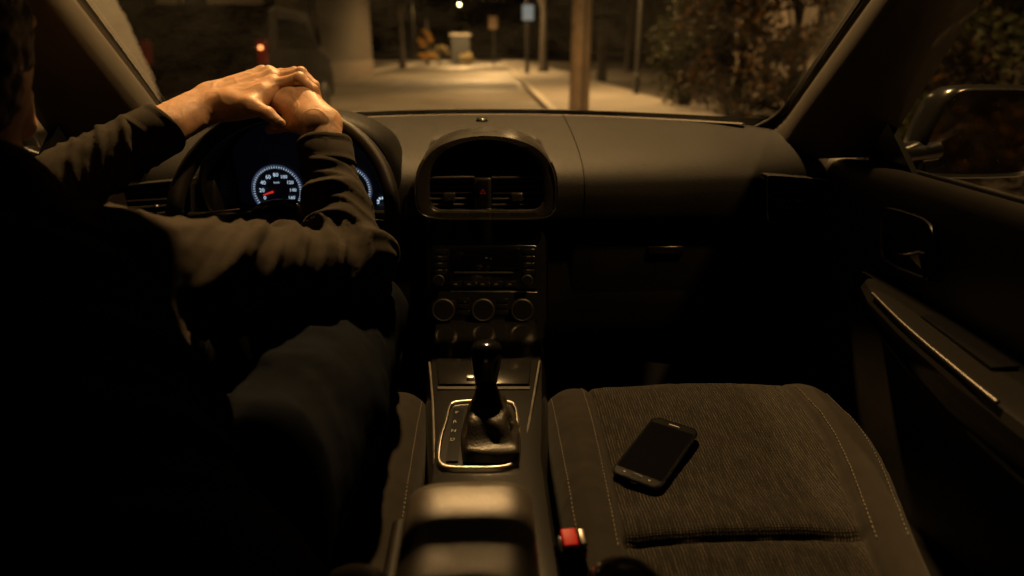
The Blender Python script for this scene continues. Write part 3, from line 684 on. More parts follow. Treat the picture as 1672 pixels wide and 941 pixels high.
# ---- doors
def door(sx):
    mir = lambda v: Vector((v.x * sx, v.y, v.z)); P = lambda px, py, x: mir(PX(px, py, x))
    prof = [(.90, .30), (.915, .60), (.90, .90), (.86, .965), (.815, .972), (.803, .984), (.785, .990), (.765, .984), (.752, .962), (.748, .92), (.752, .86), (.752, .78), (.742, .66), (.738, .50), (.75, .28)]
    prof = spline([Vector((a, 0, b)) for a, b in prof], 4)
    rows = [[mir(Vector((p.x - .012 * sst(1.2, 1.42, y), y, p.z))) for p in prof] for y in (-.9, -.3, .0, .3, .6, .9, 1.1, 1.25, 1.40, 1.62)]
    d = C(MB().grid(rows), 'door', 'doorpl', auto=60)
    # window felt along the sill
    C(MB().tube([mir(Vector((.812, y, .986))) for y in (-.9, .2, .8, 1.34)], .006, 8), 'window_seal', 'rubber', d)
    # handle surround, recess and lever
    o = [(1436, 352), (1440, 342), (1452, 341), (1482, 349), (1508, 360), (1520, 375), (1524, 398), (1525, 440), (1521, 457), (1510, 459), (1480, 448), (1450, 434), (1437, 420), (1435, 385)]
    r_ = close_spline([P(a, b, .738) for a, b in o], 4); c = sum(r_, Vector()) / len(r_)
    s_ = lambda f, dx: [c + (v - c) * f + Vector((dx * sx, 0, 0)) for v in r_]
    h = C(MB().grid([s_(1.04, .016), s_(1.02, .004), s_(1.0, 0), s_(.93, .001), s_(.88, .006), s_(.86, .03)], True), 'handle_surround', 'pod', d, auto=60)
    rr = s_(.87, .026); C(MB().add(rr, [tuple(range(len(rr)))]), 'handle_recess', 'rubber', d)
    lv = spline([P(1439, 402, .744), P(1460, 412, .738), P(1482, 416, .734), P(1500, 411, .74), P(1512, 414, .748)], 5)
    C(MB().tube(lv, [.003] + [.0045] * (len(lv) - 2) + [.002], 8, flat=.7), 'door_handle', 'chrome', d)
    tri_ = [P(1484, 418, .736), P(1500, 416, .742), P(1504, 440, .742)]; C(MB().prism(tri_, (.006 * sx, 0, 0)), 'lock_lever', 'satin', d, smooth=False)
    C(MB().tube([P(1440, 421, .740), P(1470, 438, .740), P(1508, 452, .740)], .0022, 6), 'surround_trim', 'satin', d)
    # pull armrest
    secs = []
    for y, xi, zt, th in ((1.20, .735, .800, .02), (1.16, .70, .800, .05), (1.08, .672, .798, .07), (.95, .650, .793, .08), (.80, .634, .788, .085), (.65, .626, .786, .085), (.45, .624, .785, .08), (.30, .64, .783, .06), (.24, .74, .78, .02)):
        secs.append([mir(Vector(v)) for v in ((.756, y, zt + .004), (.72, y, zt + .003), (xi + .02, y, zt + .002), (xi + .007, y, zt - .003), (xi, y, zt - .014), (xi + .003, y, zt - th * .6), (xi + .025, y, zt - th), (.756, y, zt - th - .03))])
    ar_ = C(MB().grid(secs, False), 'door_armrest', 'black', d, auto=35)
    st_ = spline([Vector((.672 + .004, 1.08, .802)), Vector((.655, .95, .797)), Vector((.640, .80, .792)), Vector((.632, .715, .7905))], 8)
    C(MB().tube([mir(v + Vector((0, 0, .0))) for v in st_], .0038, 10, flat=.8), 'armrest_trim', 'dkmetal', d)
    sw = [mir(Vector(v)) for v in ((.70, .98, .796), (.735, .98, .797), (.725, .80, .793), (.685, .80, .792))]
    C(MB().prism(sw, (0, 0, .004)), 'switch_panel', 'gloss', d, smooth=False)
    C(MB().box((min(sx * .66, sx * .74), .5, .33), (max(sx * .66, sx * .74), 1.1, .43)), 'door_pocket', 'black', d, bevel=.02)
    # side window glass
    wb = [mir(Vector((.808, y, .985))) for y in (1.36, 1.0, .5, 0, -.9)]; wt_ = [mir(Vector((x, y, z))) for x, y, z in ((.795, 1.30, 1.05), (.71, 1.06, 1.375), (.70, .5, 1.385), (.70, 0, 1.385), (.70, -.9, 1.38))]
    C(MB().grid([wb, wt_]), 'door_glass', M['sideglass'], d, auto=0)
    # sail panel in the front corner of the window
    sail = [mir(Vector(v)) for v in ((.800, 1.40, .975), (.806, 1.215, .985), (.79, 1.30, 1.075), (.775, 1.40, 1.10))]
    C(MB().prism(sail, (-.012 * sx, 0, 0)), 'sail_panel', 'black', d, smooth=False)
    # outside mirror
    mc = mir(Vector((1.032, 1.355, 1.048)))
    om = MB(); rws = []
    # outline of the housing seen from behind: rounded box, low inner corner
    ol = [(-.135, -.085), (-.10, -.094), (.0, -.096), (.10, -.090), (.128, -.06), (.132, 0), (.122, .06), (.09, .083), (.0, .088), (-.075, .086), (-.105, .07), (-.122, .03), (-.138, -.03)]
    ol = close_spline([Vector((a * sx, 0, b)) for a, b in ol], 3)
    for f, dy in ((.90, .006), (.96, -.004), (1.0, .0), (1.03, .02), (1.0, .06), (.85, .10), (.5, .125), (.02, .13)): rws.append([mc + v * f + Vector((0, dy, 0)) for v in ol])
    m_ = C(om.grid(rws, True, False), 'door_mirror', 'mirshell', auto=60)
    gl = [mc + v * .905 + Vector((v.x * .10 * 0, .004 - v.x * sx * .0, 0)) for v in ol]
    C(MB().add(gl, [tuple(range(len(gl)))]), 'mirror_glass', 'mirror', m_)
    dr = MB()
    for i in range(150):
        u_, v_ = random.uniform(-.11, .115), random.uniform(-.08, .07); r = random.choice([.0005, .0006, .0007, .0009, .0009, .0012, .0019])
        dr.ball(mc + Vector((u_ * sx, .0035, v_)), (r, r * .5, r * random.uniform(.8, 1.5)), 6)
    w = C(dr, 'water_drops', M['drop'], m_); w['kind'] = 'stuff'
    C(MB().tube([mir(Vector((.80, 1.34, 1.0))), mir(Vector((.86, 1.37, 1.0))), mir(Vector((.93, 1.38, 1.01)))], [.035, .03, .035], 14, flat=.7), 'mirror_arm', 'mirshell', m_)
    # front quarter post dark face
    return d
M['mirshell'] = mk('mirror_shell', (.008, .008, .008), .22)
M['drop'] = mk('water_drop', (.02, .02, .02), .04, spec=.8)
door_r = door(1); door_l = door(-1)

# ---- windscreen pillars
def pillar(sx):
    mir = lambda v: Vector((v.x * sx, v.y, v.z))
    E = spline([Vector((.700, 1.62, 1.02)), Vector((.699, 1.52, 1.115)), Vector((.692, 1.30, 1.287)), Vector((.672, 1.12, 1.405))], 8)
    # corner flare: windscreen foot rounds inwards
    rows = []; n = len(E)
    for i, e in enumerate(E):
        t = i / (n - 1); flare = .055 * math.exp(-(t / .10) ** 1.3)
        e2 = e + Vector((-flare, 0, 0)); off = Vector((-.017, -.055, -.068)) * lerp(.85, .95, t)
        c = e2 + off + Vector((flare * .7, 0, 0))
        b = Vector((lerp(.80, .765, t), lerp(1.34, 1.02, t), lerp(1.0, 1.37, t)))
        o_ = Vector((lerp(.86, .78, t), lerp(1.55, 1.14, t), lerp(1.0, 1.43, t)))
        c2 = c.lerp(b, .10) + Vector((-.002, -.012, -.004)); c1 = c + Vector((.0, -.008, -.010)) * .6
        rows.append([mir(v) for v in (e2 + Vector((.02, .012, .0)), e2, e2.lerp(c, .5) + Vector((-.002, 0, .002)), c, c1.lerp(c2, .5), c2, c.lerp(b, .5) + Vector((-.004, -.010, 0)), b, o_)])
    P_ = C(MB().grid(rows), 'pillar_trim', 'trim', auto=0)
    edge = [r[1] for r in rows]
    C(MB().tube([v + Vector((-.004 * sx, .004, .003)) for v in edge], .006, 8), 'screen_seal', 'rubber', P_)
    return edge
eR = pillar(1); eL = pillar(-1)
C(MB().tube([Vector((-.60, .75, 1.1)), Vector((-.60, .75, 1.1001))], .001, 4) if False else MB().box((-.70, -1.2, 1.405), (.70, 1.10, 1.43)), 'roof_lining', 'dark', bevel=.008)
for sx in (1, -1): C(MB().tube([Vector((sx * .715, y, 1.395)) for y in (1.10, .5, -.3, -1.2)], .032, 12), 'roof_rail', 'dark')
# rear closure, floor, bulkhead
C(MB().box((-.86, -1.22, .2), (.86, -1.18, 1.04)), 'rear_bulkhead', 'dark')
for sx in (1, -1): C(MB().box((min(sx * .52, sx * .86), -1.22, 1.04), (max(sx * .52, sx * .86), -1.18, 1.42)), 'rear_pillar', 'dark')
C(MB().add([(-.52, -1.2, 1.04), (.52, -1.2, 1.04), (.52, -1.2, 1.405), (-.52, -1.2, 1.405)], [(0, 1, 2, 3)]), 'rear_window', M['sideglass'])
for sx in (1, -1): C(MB().box((min(sx * .76, sx * .80), -1.2, .95), (max(sx * .76, sx * .80), -.15, 1.42)), 'rear_quarter', 'dark')
C(MB().box((-.86, -1.2, .18), (.86, 1.85, .22)), 'floor_carpet', 'carpet')
C(MB().box((-.86, 1.80, .2), (.86, 1.84, 1.0)), 'front_bulkhead', 'dark')
for sx in (1, -1): C(MB().box((min(sx * .755, sx * .90), 1.38, .22), (max(sx * .755, sx * .90), 1.83, .985)), 'kick_panel', 'dark', bevel=.01)
# windscreen
wx = [lerp(-1, 1, i / 40) for i in range(41)]; wr = []
for k in range(13):
    t = k / 12; row = []
    for q in wx:
        xb = q * .715; x = q * lerp(.715, .69, t); yb = 1.965 - .35 * (xb / .7) ** 2; yt = 1.215 - .10 * q * q
        row.append(Vector((x, lerp(yb, yt, t), lerp(1.015, 1.405, t) + .02 * math.sin(math.pi * t))))
    wr.append(row)
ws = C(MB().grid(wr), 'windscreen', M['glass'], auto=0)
fb = [v + Vector((0, -.004, .004)) for v in wr[0]]; fb2 = [v + Vector((0, -.014, .034)) for v in wr[0]]
C(MB().grid([fb, fb2]), 'frit_band', 'rubber', ws, auto=0)
# rear-view mirror hanging from the screen, above the picture
rm = C(MB().box((-.085, 1.075, 1.308), (.135, 1.108, 1.368)), 'rearview_mirror', 'black', bevel=.012)
C(MB().box((-.077, 1.071, 1.314), (.127, 1.0765, 1.362)), 'mirror_glass', 'mirror', rm, bevel=.001)
C(MB().tube([(.07, 1.10, 1.35), (.03, 1.15, 1.40)], .008, 8), 'mirror_stalk', 'black', rm)
C(MB().box((-.035, 1.095, 1.326), (.50, 1.112, 1.404)), 'unseen_visor', 'dark', bevel=.006)  # added out of view, turned down to cast shade on the armrest
C(MB().box((-.56, .93, 1.386), (-.14, 1.09, 1.402)), 'unseen_visor', 'dark', bevel=.006)
# bonnet and wings outside
bn = []
for k in range(10):
    t = k / 9; y = lerp(2.02, 3.05, t); row = []
    for q in wx: row.append(Vector((q * lerp(.80, .70, t), y - .30 * q * q, lerp(1.010, .86, t ** 1.5) - .04 * abs(q) ** 3 + .012 * math.exp(-((abs(q) - .62) / .12) ** 2))))
    bn.append(row)
bn.append([v + Vector((0, .06, -.25)) for v in bn[-1]])
C(MB().grid(bn), 'bonnet', 'body', auto=0)
for sx in (1, -1): C(MB().grid([[Vector((sx * .78, y, z)) for y, z in ((1.5, .99), (2.0, .94), (2.9, .80))], [Vector((sx * .90, y, z - .08)) for y, z in ((1.5, .97), (2.0, .92), (2.9, .78))], [Vector((sx * .91, y, .35)) for y in (1.5, 2.0, 2.9)]]), 'wing', 'body', auto=0)
for x0, x1 in ((-.55, .05), (.0, .58)):
    pts = [Vector((lerp(x0, x1, i / 10), Yb(lerp(x0, x1, i / 10)) + .035, 1.036 + .006 * math.sin(i * .5))) for i in range(11)]
    C(MB().tube(pts, .0065, 8), 'wiper', 'rubber')

# =================================================================== THE DRIVER
V3 = lambda v: np.array(v, float)
hipR, hipL = Vector((-.29, .50, .70)), Vector((-.47, .50, .70)); pel = Vector((-.38, .45, .72))
kneeR, kneeL = U(588, 515, 1.14), Vector((-.58, 1.06, .78)); ankR, ankL = Vector((-.28, 1.42, .36)), Vector((-.56, 1.42, .36))
shR, shL = Vector((-.435, .815, .930)), Vector((-.745, .86, .925)); chest = Vector((-.57, .75, .91)); neckb = Vector((-.59, .79, 1.035)); headc = Vector((-.598, .825, 1.215))
elR, elL = U(572, 446, 1.055), U(36, 338, 1.0)
wrR, wrL = U(521, 199, 1.150), U(343, 166, 1.185)
body = [(pel, chest, .10, .11, .05), (chest, neckb, .10, .07, .05), (shR, chest, .05, .09, .05), (shL, chest, .05, .09, .05), (neckb, headc, .052, .055, .03),
        ('e', tuple(headc), (.074, .096, .112), .03), (hipR, kneeR, .07, .05, .03), (hipL, kneeL, .07, .05, .03), (kneeR, ankR, .045, .035, .02), (kneeL, ankL, .045, .035, .02), (hipR, hipL, .08, .08, .05),
        (shR, elR, .040, .030, .03), (elR, elR.lerp(wrR, .7), .030, .022, .02), (shL, elL, .040, .030, .03), (elL, elL.lerp(wrL, .65), .030, .024, .02)]
fd = Vector((.04, .99, -.08)).normalized(); sd = Vector((.999, -.04, 0)); hup = Vector((0, 0, 1))
hp = lambda f, s, u_: headc + fd * f + sd * s + hup * u_
body += [(hp(.088, 0, .02), hp(.112, 0, -.022), .008, .012, .012), (hp(.07, 0, -.085), hp(.085, 0, -.095), .03, .022, .03), (hp(.086, -.02, -.055), hp(.086, .02, -.055), .008, .008, .008),
         (hp(.08, -.045, .03), hp(.08, .045, .03), .012, .012, .015), (hp(-.005, .074, .02), hp(-.012, .078, -.035), .013, .010, .01), (hp(-.005, -.074, .02), hp(-.012, -.078, -.035), .013, .010, .01)]
Vb, Fb = sdf_mesh([tuple(V3(q) if isinstance(q, Vector) else q for q in p) for p in body], .009)
Vb = relax(Vb, Fb, 2)

def hand(pr, h=.0017):
    V, F = sdf_mesh([tuple(V3(q) if isinstance(q, Vector) else q for q in p) for p in pr], h, .012); V = relax(V, F, 4, .5); return V, F
# left hand, laid over the right one, pointing to the right
L = dict(i=[U(446, 141, 1.178), U(490, 129, 1.168), U(511, 147, 1.172), U(518, 167, 1.180)],
         m=[U(446, 129, 1.200), U(492, 119.5, 1.194), U(513, 141, 1.194), U(519, 162, 1.202)],
         r=[U(440, 123, 1.220), U(482, 119, 1.216), U(502, 138, 1.220), U(508, 156, 1.228)],
         p=[U(428, 122, 1.238), U(460, 120, 1.240), U(477, 137, 1.244), U(482, 152, 1.250)],
         t=[U(372, 168, 1.160), U(409, 172, 1.135), U(438, 186, 1.128), U(459, 203, 1.130)])
pl = []
def finger(pr, pts, r, k=.004):
    a, b, c, d = pts
    pr += [(a, b, r * 1.06, r * .93, k), (b, c, r * .95, r * .86, k * .6), (c, d, r * .86, r * .74, k * .6), ('e', tuple(b), (r * 1.0,) * 3, .004), ('e', tuple(c), (r * .89,) * 3, .003)]
fore = wrL.lerp(elL, .44)
wa_, wb_ = wrL + Vector((0, .010, .008)), wrL + Vector((.004, -.014, -.010))
pl += [(wa_, fore + Vector((0, .008, .008)), .0235, .031, .02), (wb_, fore + Vector((0, -.009, -.007)), .0235, .031, .02),
       ('e', tuple(U(334, 157, 1.205)), (.011, .011, .011), .014)]
for key, tr in (('i', .0135), ('m', .0135), ('r', .0130), ('p', .012)):
    s = {'i': wb_, 'm': wb_.lerp(wa_, .4), 'r': wb_.lerp(wa_, .75), 'p': wa_}[key]
    pl.append((s, L[key][0], .0205, tr + .0015, .014))
    pl.append(('e', tuple(L[key][0] + Vector((0, 0, .002))), (tr + .0002,) * 3, .009))
    finger(pl, L[key], {'i': .0114, 'm': .0106, 'r': .0098, 'p': .0086}[key], .0035)
    # extensor tendon
    pl.append((s.lerp(L[key][0], .35) + Vector((0, -.004, .0150)), L[key][0] + Vector((0, -.004, .0085)), .0022, .003, .010))
pl += [(wb_, L['t'][0], .019, .018, .014), (L['t'][0], L['t'][1], .0185, .0135, .010), (L['t'][1], L['t'][2], .0122, .0108, .005), (L['t'][2], L['t'][3], .0108, .0082, .004),
       (L['t'][1], L['i'][0], .008, .009, .018), (U(385, 167, 1.165), U(430, 154, 1.16), .019, .015, .018), (U(372, 178, 1.175), U(418, 176, 1.158), .0205, .0165, .016)]
VL, FL = hand(pl)
# right hand, palm on the rim, seen over the wrist
Rr = dict(i=[U(456, 168, 1.178), U(446, 163, 1.208), U(447, 176, 1.232), U(453, 190, 1.236)],
          m=[U(471, 155, 1.182), U(464, 150, 1.216), U(464, 166, 1.244), U(468, 183, 1.246)],
          r=[U(488, 150, 1.182), U(484, 146, 1.216), U(484, 163, 1.244), U(486, 181, 1.246)],
          p=[U(503, 155, 1.178), U(502, 152, 1.206), U(502, 168, 1.230), U(503, 182, 1.232)],
          t=[U(492, 200, 1.165), U(470, 203, 1.172), U(452, 208, 1.190), U(440, 212, 1.205)])
pr = []
foreR = wrR.lerp(elR, .36)
ra, rb = wrR + Vector((.013, 0, 0)), wrR + Vector((-.013, 0, 0))
pr += [(ra, foreR + Vector((.009, 0, 0)), .0215, .023, .02), (rb, foreR + Vector((-.009, 0, 0)), .0215, .023, .02), ('e', tuple(U(543, 203, 1.150)), (.0095,) * 3, .016), (U(494, 176, 1.172), U(520, 203, 1.152), .0185, .0205, .02)]
for key, tr in (('i', .0138), ('m', .0140), ('r', .0132), ('p', .012)):
    s = {'i': rb, 'm': rb.lerp(ra, .35), 'r': rb.lerp(ra, .7), 'p': ra}[key]
    pr.append((s, Rr[key][0], .0195, tr + .001, .014)); finger(pr, Rr[key], {'i': .0100, 'm': .0104, 'r': .0098, 'p': .0086}[key])
    pr.append(('e', tuple(Rr[key][0] + Vector((0, -.002, .003))), (tr,) * 3, .006))
    pr.append((s.lerp(Rr[key][0], .3) + Vector((0, -.008, .014)), Rr[key][0] + Vector((0, -.004, .009)), .0022, .003, .008))
pr += [(rb, Rr['t'][0], .018, .017, .014), (Rr['t'][0], Rr['t'][1], .0175, .013, .01), (Rr['t'][1], Rr['t'][2], .0118, .0105, .004), (Rr['t'][2], Rr['t'][3], .0104, .0082, .004)]
VR, FR = hand(pr)
# veins and skin folds: small real relief on the backs of the hands
def skin_detail(V, F):
    N = vnormals(V, F); out = V.copy()
    for i in range(len(V)):
        x, y, z = V[i]; n = nz(x * 45, y * 45, z * 45); v = abs(nz(x * 28 + 5, y * 28, z * 28)); out[i] += N[i] * (.0006 * n + .0006 * max(0, 1 - v * 7))
    return out
VL = skin_detail(VL, FL); VR = skin_detail(VR, FR)
allV = np.concatenate([Vb, VL, VR]); allF = np.concatenate([Fb, FL + len(Vb), FR + len(Vb) + len(VL)])
person = link('person', mesh_of(allV, allF), M['skin'])
tag(person, 'driver in dark jacket leaning on the wheel, one hand laid over the other', 'person')
# finger nails on the left hand's thumb, seen at its tip
tn = L['t'][3]; C_n = MB().ball(tn + Vector((.001, -.005, .0035)), (.0055, .004, .0055), 10); link('thumb_nail', C_n.build('thumb_nail', M['nail'], person).data, None) if False else C_n.build('thumb_nail', M['nail'], person)

# jacket
cuffR, cuffL = wrR.lerp(elR, .175), wrL.lerp(elL, .285)
jk = [(pel + Vector((0, .0, -.03)), chest, .165, .155, .06), (chest, neckb, .13, .085, .06), (pel + Vector((-.09, .02, 0)), chest + Vector((-.1, 0, 0)), .12, .12, .06), (pel + Vector((.09, .02, 0)), chest + Vector((.06, 0, 0)), .12, .12, .06),
      (shR, chest, .072, .12, .05), (shL, chest, .072, .12, .05), (shR, elR, .086, .066, .03), (elR, elR.lerp(cuffR, .5), .062, .050, .02), (elR, cuffR, .056, .0395, .02), (shL, elL, .073, .058, .03), (elL, cuffL, .057, .0435, .02),
      (neckb + Vector((-.02, .03, .0)), neckb + Vector((.03, -.01, .015)), .055, .055, .02), (hipR + Vector((.03, -.06, 0)), hipL + Vector((-.03, -.06, 0)), .13, .13, .05)]
jk += [('cut', tuple(cuffR), tuple((wrR - elR).normalized()), .075), ('cut', tuple(cuffL), tuple((wrL - elL).normalized()), .075)]
Vj, Fj = sdf_mesh([tuple(V3(q) if isinstance(q, Vector) else q for q in p) for p in jk], .0052)
Vj = relax(Vj, Fj, 1)
def folds(V, F, bones, amp0=.004):
    N = vnormals(V, F); out = V.copy(); best = np.full(len(V), 9.); bi = np.full(len(V), -1); T = np.zeros(len(V))
    for j, (a, b, lam, amp, ph, r) in enumerate(bones):
        a_, b_ = V3(a), V3(b); ab = b_ - a_; t = np.clip(((V - a_) @ ab) / (ab @ ab), 0, 1); d = np.linalg.norm(V - a_ - t[:, None] * ab, axis=1) - r
        m_ = d < best; best[m_] = d[m_]; bi[m_] = j; T[m_] = t[m_]
    fr = []
    for a, b, *_ in bones:
        d = (b - a).normalized(); u_ = d.cross(Vector((0, 0, 1))).normalized(); fr.append((V3(a), V3(u_), V3(d.cross(u_)), (b - a).length))
    for i in range(len(V)):
        j = bi[i]; a, b, lam, amp, ph, r = bones[j]; o, u_, v_, Ln = fr[j]; p = V[i] - o; x, y = p @ u_, p @ v_; q = math.hypot(x, y) + 1e-6; cx_, sy_ = x / q, y / q
        s = T[i] * Ln / lam; cs, sn = cx_, sy_
        warp = .8 * nz(cs * .7 + ph, sn * .7, s * .30) + .16 * nz(cs * 1.6, sn * 1.6 + ph, s * .7)
        def fold(freq, skew, p0, sharp):
            u = s * freq + skew + warp + p0; q = .5 + .5 * math.sin(2 * math.pi * u); return q ** sharp
        am = .5 + .9 * nz(cs * .8 + ph * 3, sn * .8, s * .55 + 4); am2 = .5 + .9 * nz(cs * .8 - ph, sn * .8 + 7, s * .6)
        q0 = .45 * cs + .30 * sn
        r1 = max(0, am) * fold(1.0, q0, ph, 3.4); r3 = max(0, am2) * fold(2.0, q0 * 2.3, ph * 2, 4.0)
        w = amp * (1.15 * r1 + .6 * r3 - .27)
        if j in (1, 3): w *= lerp(1, .12, sst(.70, .86, T[i]))                     # cuffs stay smooth
        out[i] += N[i] * (w + .0010 * nz(*(V[i] * 55)))
    return out
bones = [(shR, elR, .074, .0150, 0, .075), (elR, cuffR, .052, .0085, 3, .05), (shL, elL, .052, .009, 5, .065), (elL, cuffL, .044, .0085, 8, .05), (pel, chest, .11, .012, 12, .15), (chest, neckb, .09, .010, 15, .10)]
Vj = folds(Vj, Fj, bones)
jacket = link('jacket', mesh_of(Vj, Fj), M['jacket'], person)
for cf, w_, e_, r0 in ((cuffR, wrR, elR, .0425), (cuffL, wrL, elL, .0465)):
    d = (w_ - e_).normalized(); u_ = d.cross(Vector((0, 0, 1))).normalized(); v_ = d.cross(u_); rows = []
    for t, rr_ in ((-.050, -.004), (-.048, .0005), (-.044, .0018), (-.041, .0004), (-.034, .0014), (-.012, .0010), (-.008, -.0002), (-.004, .0014), (.002, .0012), (.0045, 0), (.0035, -.003), (-.012, -.0045)):
        rows.append([cf + d * (t + .004 * math.sin(a * 2 + 1) + .003 * nz(math.cos(a), math.sin(a), r0 * 50)) + (u_ * math.cos(a) + v_ * math.sin(a)) * ((r0 + rr_) * (1 + .05 * math.cos(2 * a + .6)) + .0022 * nz(math.cos(a) * 1.5, math.sin(a) * 1.5, t * 30 + r0 * 99)) for a in np.linspace(0, 2 * math.pi, 65)[:-1]])
    MB().grid(rows, True).build('cuff', M['jacket'], jacket, auto=0)
# jeans
bulge = U(652, 560, 1.06)
jn = [(hipR + Vector((0, -.03, -.02)), hipR.lerp(kneeR, .55) + Vector((.012, 0, .0)), .105, .096, .04), (hipR.lerp(kneeR, .55) + Vector((.012, 0, .0)), kneeR, .096, .075, .03), (kneeR, ankR, .073, .06, .03), (hipL + Vector((0, -.03, -.02)), kneeL, .105, .078, .04), (kneeL, ankL, .073, .06, .03), (hipR, hipL, .11, .11, .05)]
Vn, Fn = sdf_mesh([tuple(V3(q) if isinstance(q, Vector) else q for q in p) for p in jn], .008); Vn = relax(Vn, Fn, 1)
Vn = folds(Vn, Fn, [(hipR, kneeR, .11, .008, 1, .09), (kneeR, ankR, .06, .009, 4, .06), (hipL, kneeL, .11, .008, 7, .09), (kneeL, ankL, .06, .009, 9, .06)])
link('jeans', mesh_of(Vn, Fn), M['jeans'], person)
for a in (ankR, ankL): MB().ball(a + Vector((0, .07, -.07)), (.05, .14, .05), 16).build('shoe', M['rubber'], person)
# hair: cap over the back and top of the head
hr = [('e', tuple(hp(-.014, 0, .022)), (.088, .106, .108), .01), ('e', tuple(hp(-.040, 0, -.035)), (.083, .078, .10), .03)]
Vh, Fh = sdf_mesh(hr, .006); Nh = vnormals(Vh, Fh)
keep = ((Vh - V3(headc)) @ V3(fd)) > .058
Vh[keep] -= Nh[keep] * .02
for i in range(len(Vh)): Vh[i] += Nh[i] * .006 * nz(*(Vh[i] * 60))
link('hair', mesh_of(Vh, Fh), M['hair'], person)

# =================================================================== PHONE on the passenger seat
pb, pt = PZ(1032, 784, .606), PZ(1107, 699, .606); pa = (pt - pb).normalized(); pc = (pb + pt) / 2
def seat_top(x, y): return seat_z(x, y) + .002
zs = [seat_top(*(pc + pa * a + Vector((pa.y, -pa.x, 0)) * b).xy) for a in (-.06, 0, .06) for b in (-.03, 0, .03)]
pw = Vector((pa.y, -pa.x, 0)); Lp = .162; Wp = .080
sl = (seat_top(*(pc + pa * .06).xy) - seat_top(*(pc - pa * .06).xy)) / .12; sw_ = (seat_top(*(pc + pw * .03).xy) - seat_top(*(pc - pw * .03).xy)) / .06
pax = Vector((pa.x, pa.y, sl)).normalized(); pwx = Vector((pw.x, pw.y, sw_)).normalized()
phone = empty('phone', (pc.x, pc.y, max(zs) - .006), 'black glossy smartphone lying face up with dark screen on the passenger seat', 'phone')
pm = frame(Vector((0, 0, 0)), pwx, pax)
def rrect(w, l, r, z, n=8):
    out = []
    for cx_, cy_, a0_ in ((w / 2 - r, l / 2 - r, 0), (-w / 2 + r, l / 2 - r, 90), (-w / 2 + r, -l / 2 + r, 180), (w / 2 - r, -l / 2 + r, 270)):
        for i in range(n + 1): a = R(a0_ + 90 * i / n); out.append(pm @ Vector((cx_ + r * math.cos(a), cy_ + r * math.sin(a), z)))
    return out
ph = MB().grid([rrect(Wp - .010, Lp - .010, .008, 0), rrect(Wp - .003, Lp - .003, .011, .0015), rrect(Wp, Lp, .012, .0045), rrect(Wp - .0006, Lp - .0006, .012, .0075), rrect(Wp - .003, Lp - .003, .011, .0092), rrect(Wp - .006, Lp - .006, .010, .0096)], True, True)
ph.build('phone_body', M['phone'], phone, local=True, auto=12)
MB().add(rrect(Wp - .007, Lp - .034, .002, .0099), [tuple(range(36))]).build('phone_screen', M['screen'], phone, local=True, auto=12)
MB().tube(rrect(Wp - .0012, Lp - .0012, .012, .0086), .0007, 6, closed=True).build('phone_bezel', M['phone'], phone, local=True)
MB().box((-.009, .0700, .0094), (.009, .0720, .0100), mat=pm).build('earpiece', M['dkmetal'], phone, local=True)
hb = [pm @ Vector((.0085 * math.cos(a) * (1 + .0), -.0712 + .0038 * math.sin(a), .0099)) for a in np.linspace(0, 2 * math.pi, 25)[:-1]]
MB().tube(hb, .0004, 5, closed=True).build('home_button', M['dkmetal'], phone, local=True)
MB().box((-.005, -.0815, .003), (.005, -.0808, .0055), mat=pm).build('charging_port', M['satin'], phone, local=True)
for xx in (-.020, .020): MB().box((xx - .0016, -.0722, .0097), (xx + .0016, -.0702, .0100), mat=pm).build('touch_key', M['mark'], phone, local=True)

# =================================================================== THE STREET
TH = .015                                                           # the street runs slightly to the right of the car's axis
def ST(lat, y, z=0): return Vector((lat + TH * y, y, z))            # lateral offset from the street line
def strip(name, lat0, lat1, y0, y1, z, mat, kind='structure', ny=40):
    g = [[ST(lat0, lerp(y0, y1, i / ny), z), ST(lat1, lerp(y0, y1, i / ny), z)] for i in range(ny + 1)]
    o = MB().grid(g).build(name, M[mat], smooth=False); o['kind'] = kind; return o
o = MB().add([(-400, -300, -.03), (400, -300, -.03), (400, 700, -.03), (-400, 700, -.03)], [(0, 1, 2, 3)]).build('ground', M['soil'], smooth=False); o['kind'] = 'structure'
strip('road', -7.5, 1.12, -40, 160, 0, 'asphalt')
strip('road_patch', -.9, 1.05, 15.3, 16.6, .004, 'patch', ny=2)
strip('road_patch', -3.6, .9, 24, 30, .004, 'patch', ny=2)
def solid_strip(name, l0, l1, y0, y1, z0, z1, mat, step=None):
    m_ = MB(); n = int((y1 - y0) / (step or (y1 - y0)))
    for i in range(n):
        a, b = y0 + (y1 - y0) * i / n, y0 + (y1 - y0) * (i + 1) / n - (.012 if step else 0)
        P0 = [ST(l0, a), ST(l1, a), ST(l1, b), ST(l0, b)]
        m_.prism([v + Vector((0, 0, z0)) for v in P0], (0, 0, z1 - z0))
    o = m_.build(name, M[mat], smooth=False, bevel=.015 if step else 0, seg=2); o['kind'] = 'structure'; return o
solid_strip('kerb', 1.12, 1.30, -10, 130, -.02, .13, 'kerb', 1.0)
solid_strip('pavement', 1.303, 4.1, -20, 130, -.02, .125, 'paving', 0.9)
solid_strip('kerb', -7.68, -7.5, 0, 80, -.02, .13, 'kerb', 1.0)
solid_strip('pavement', -9.6, -7.683, 0, 90, -.02, .125, 'paving', 0.9)

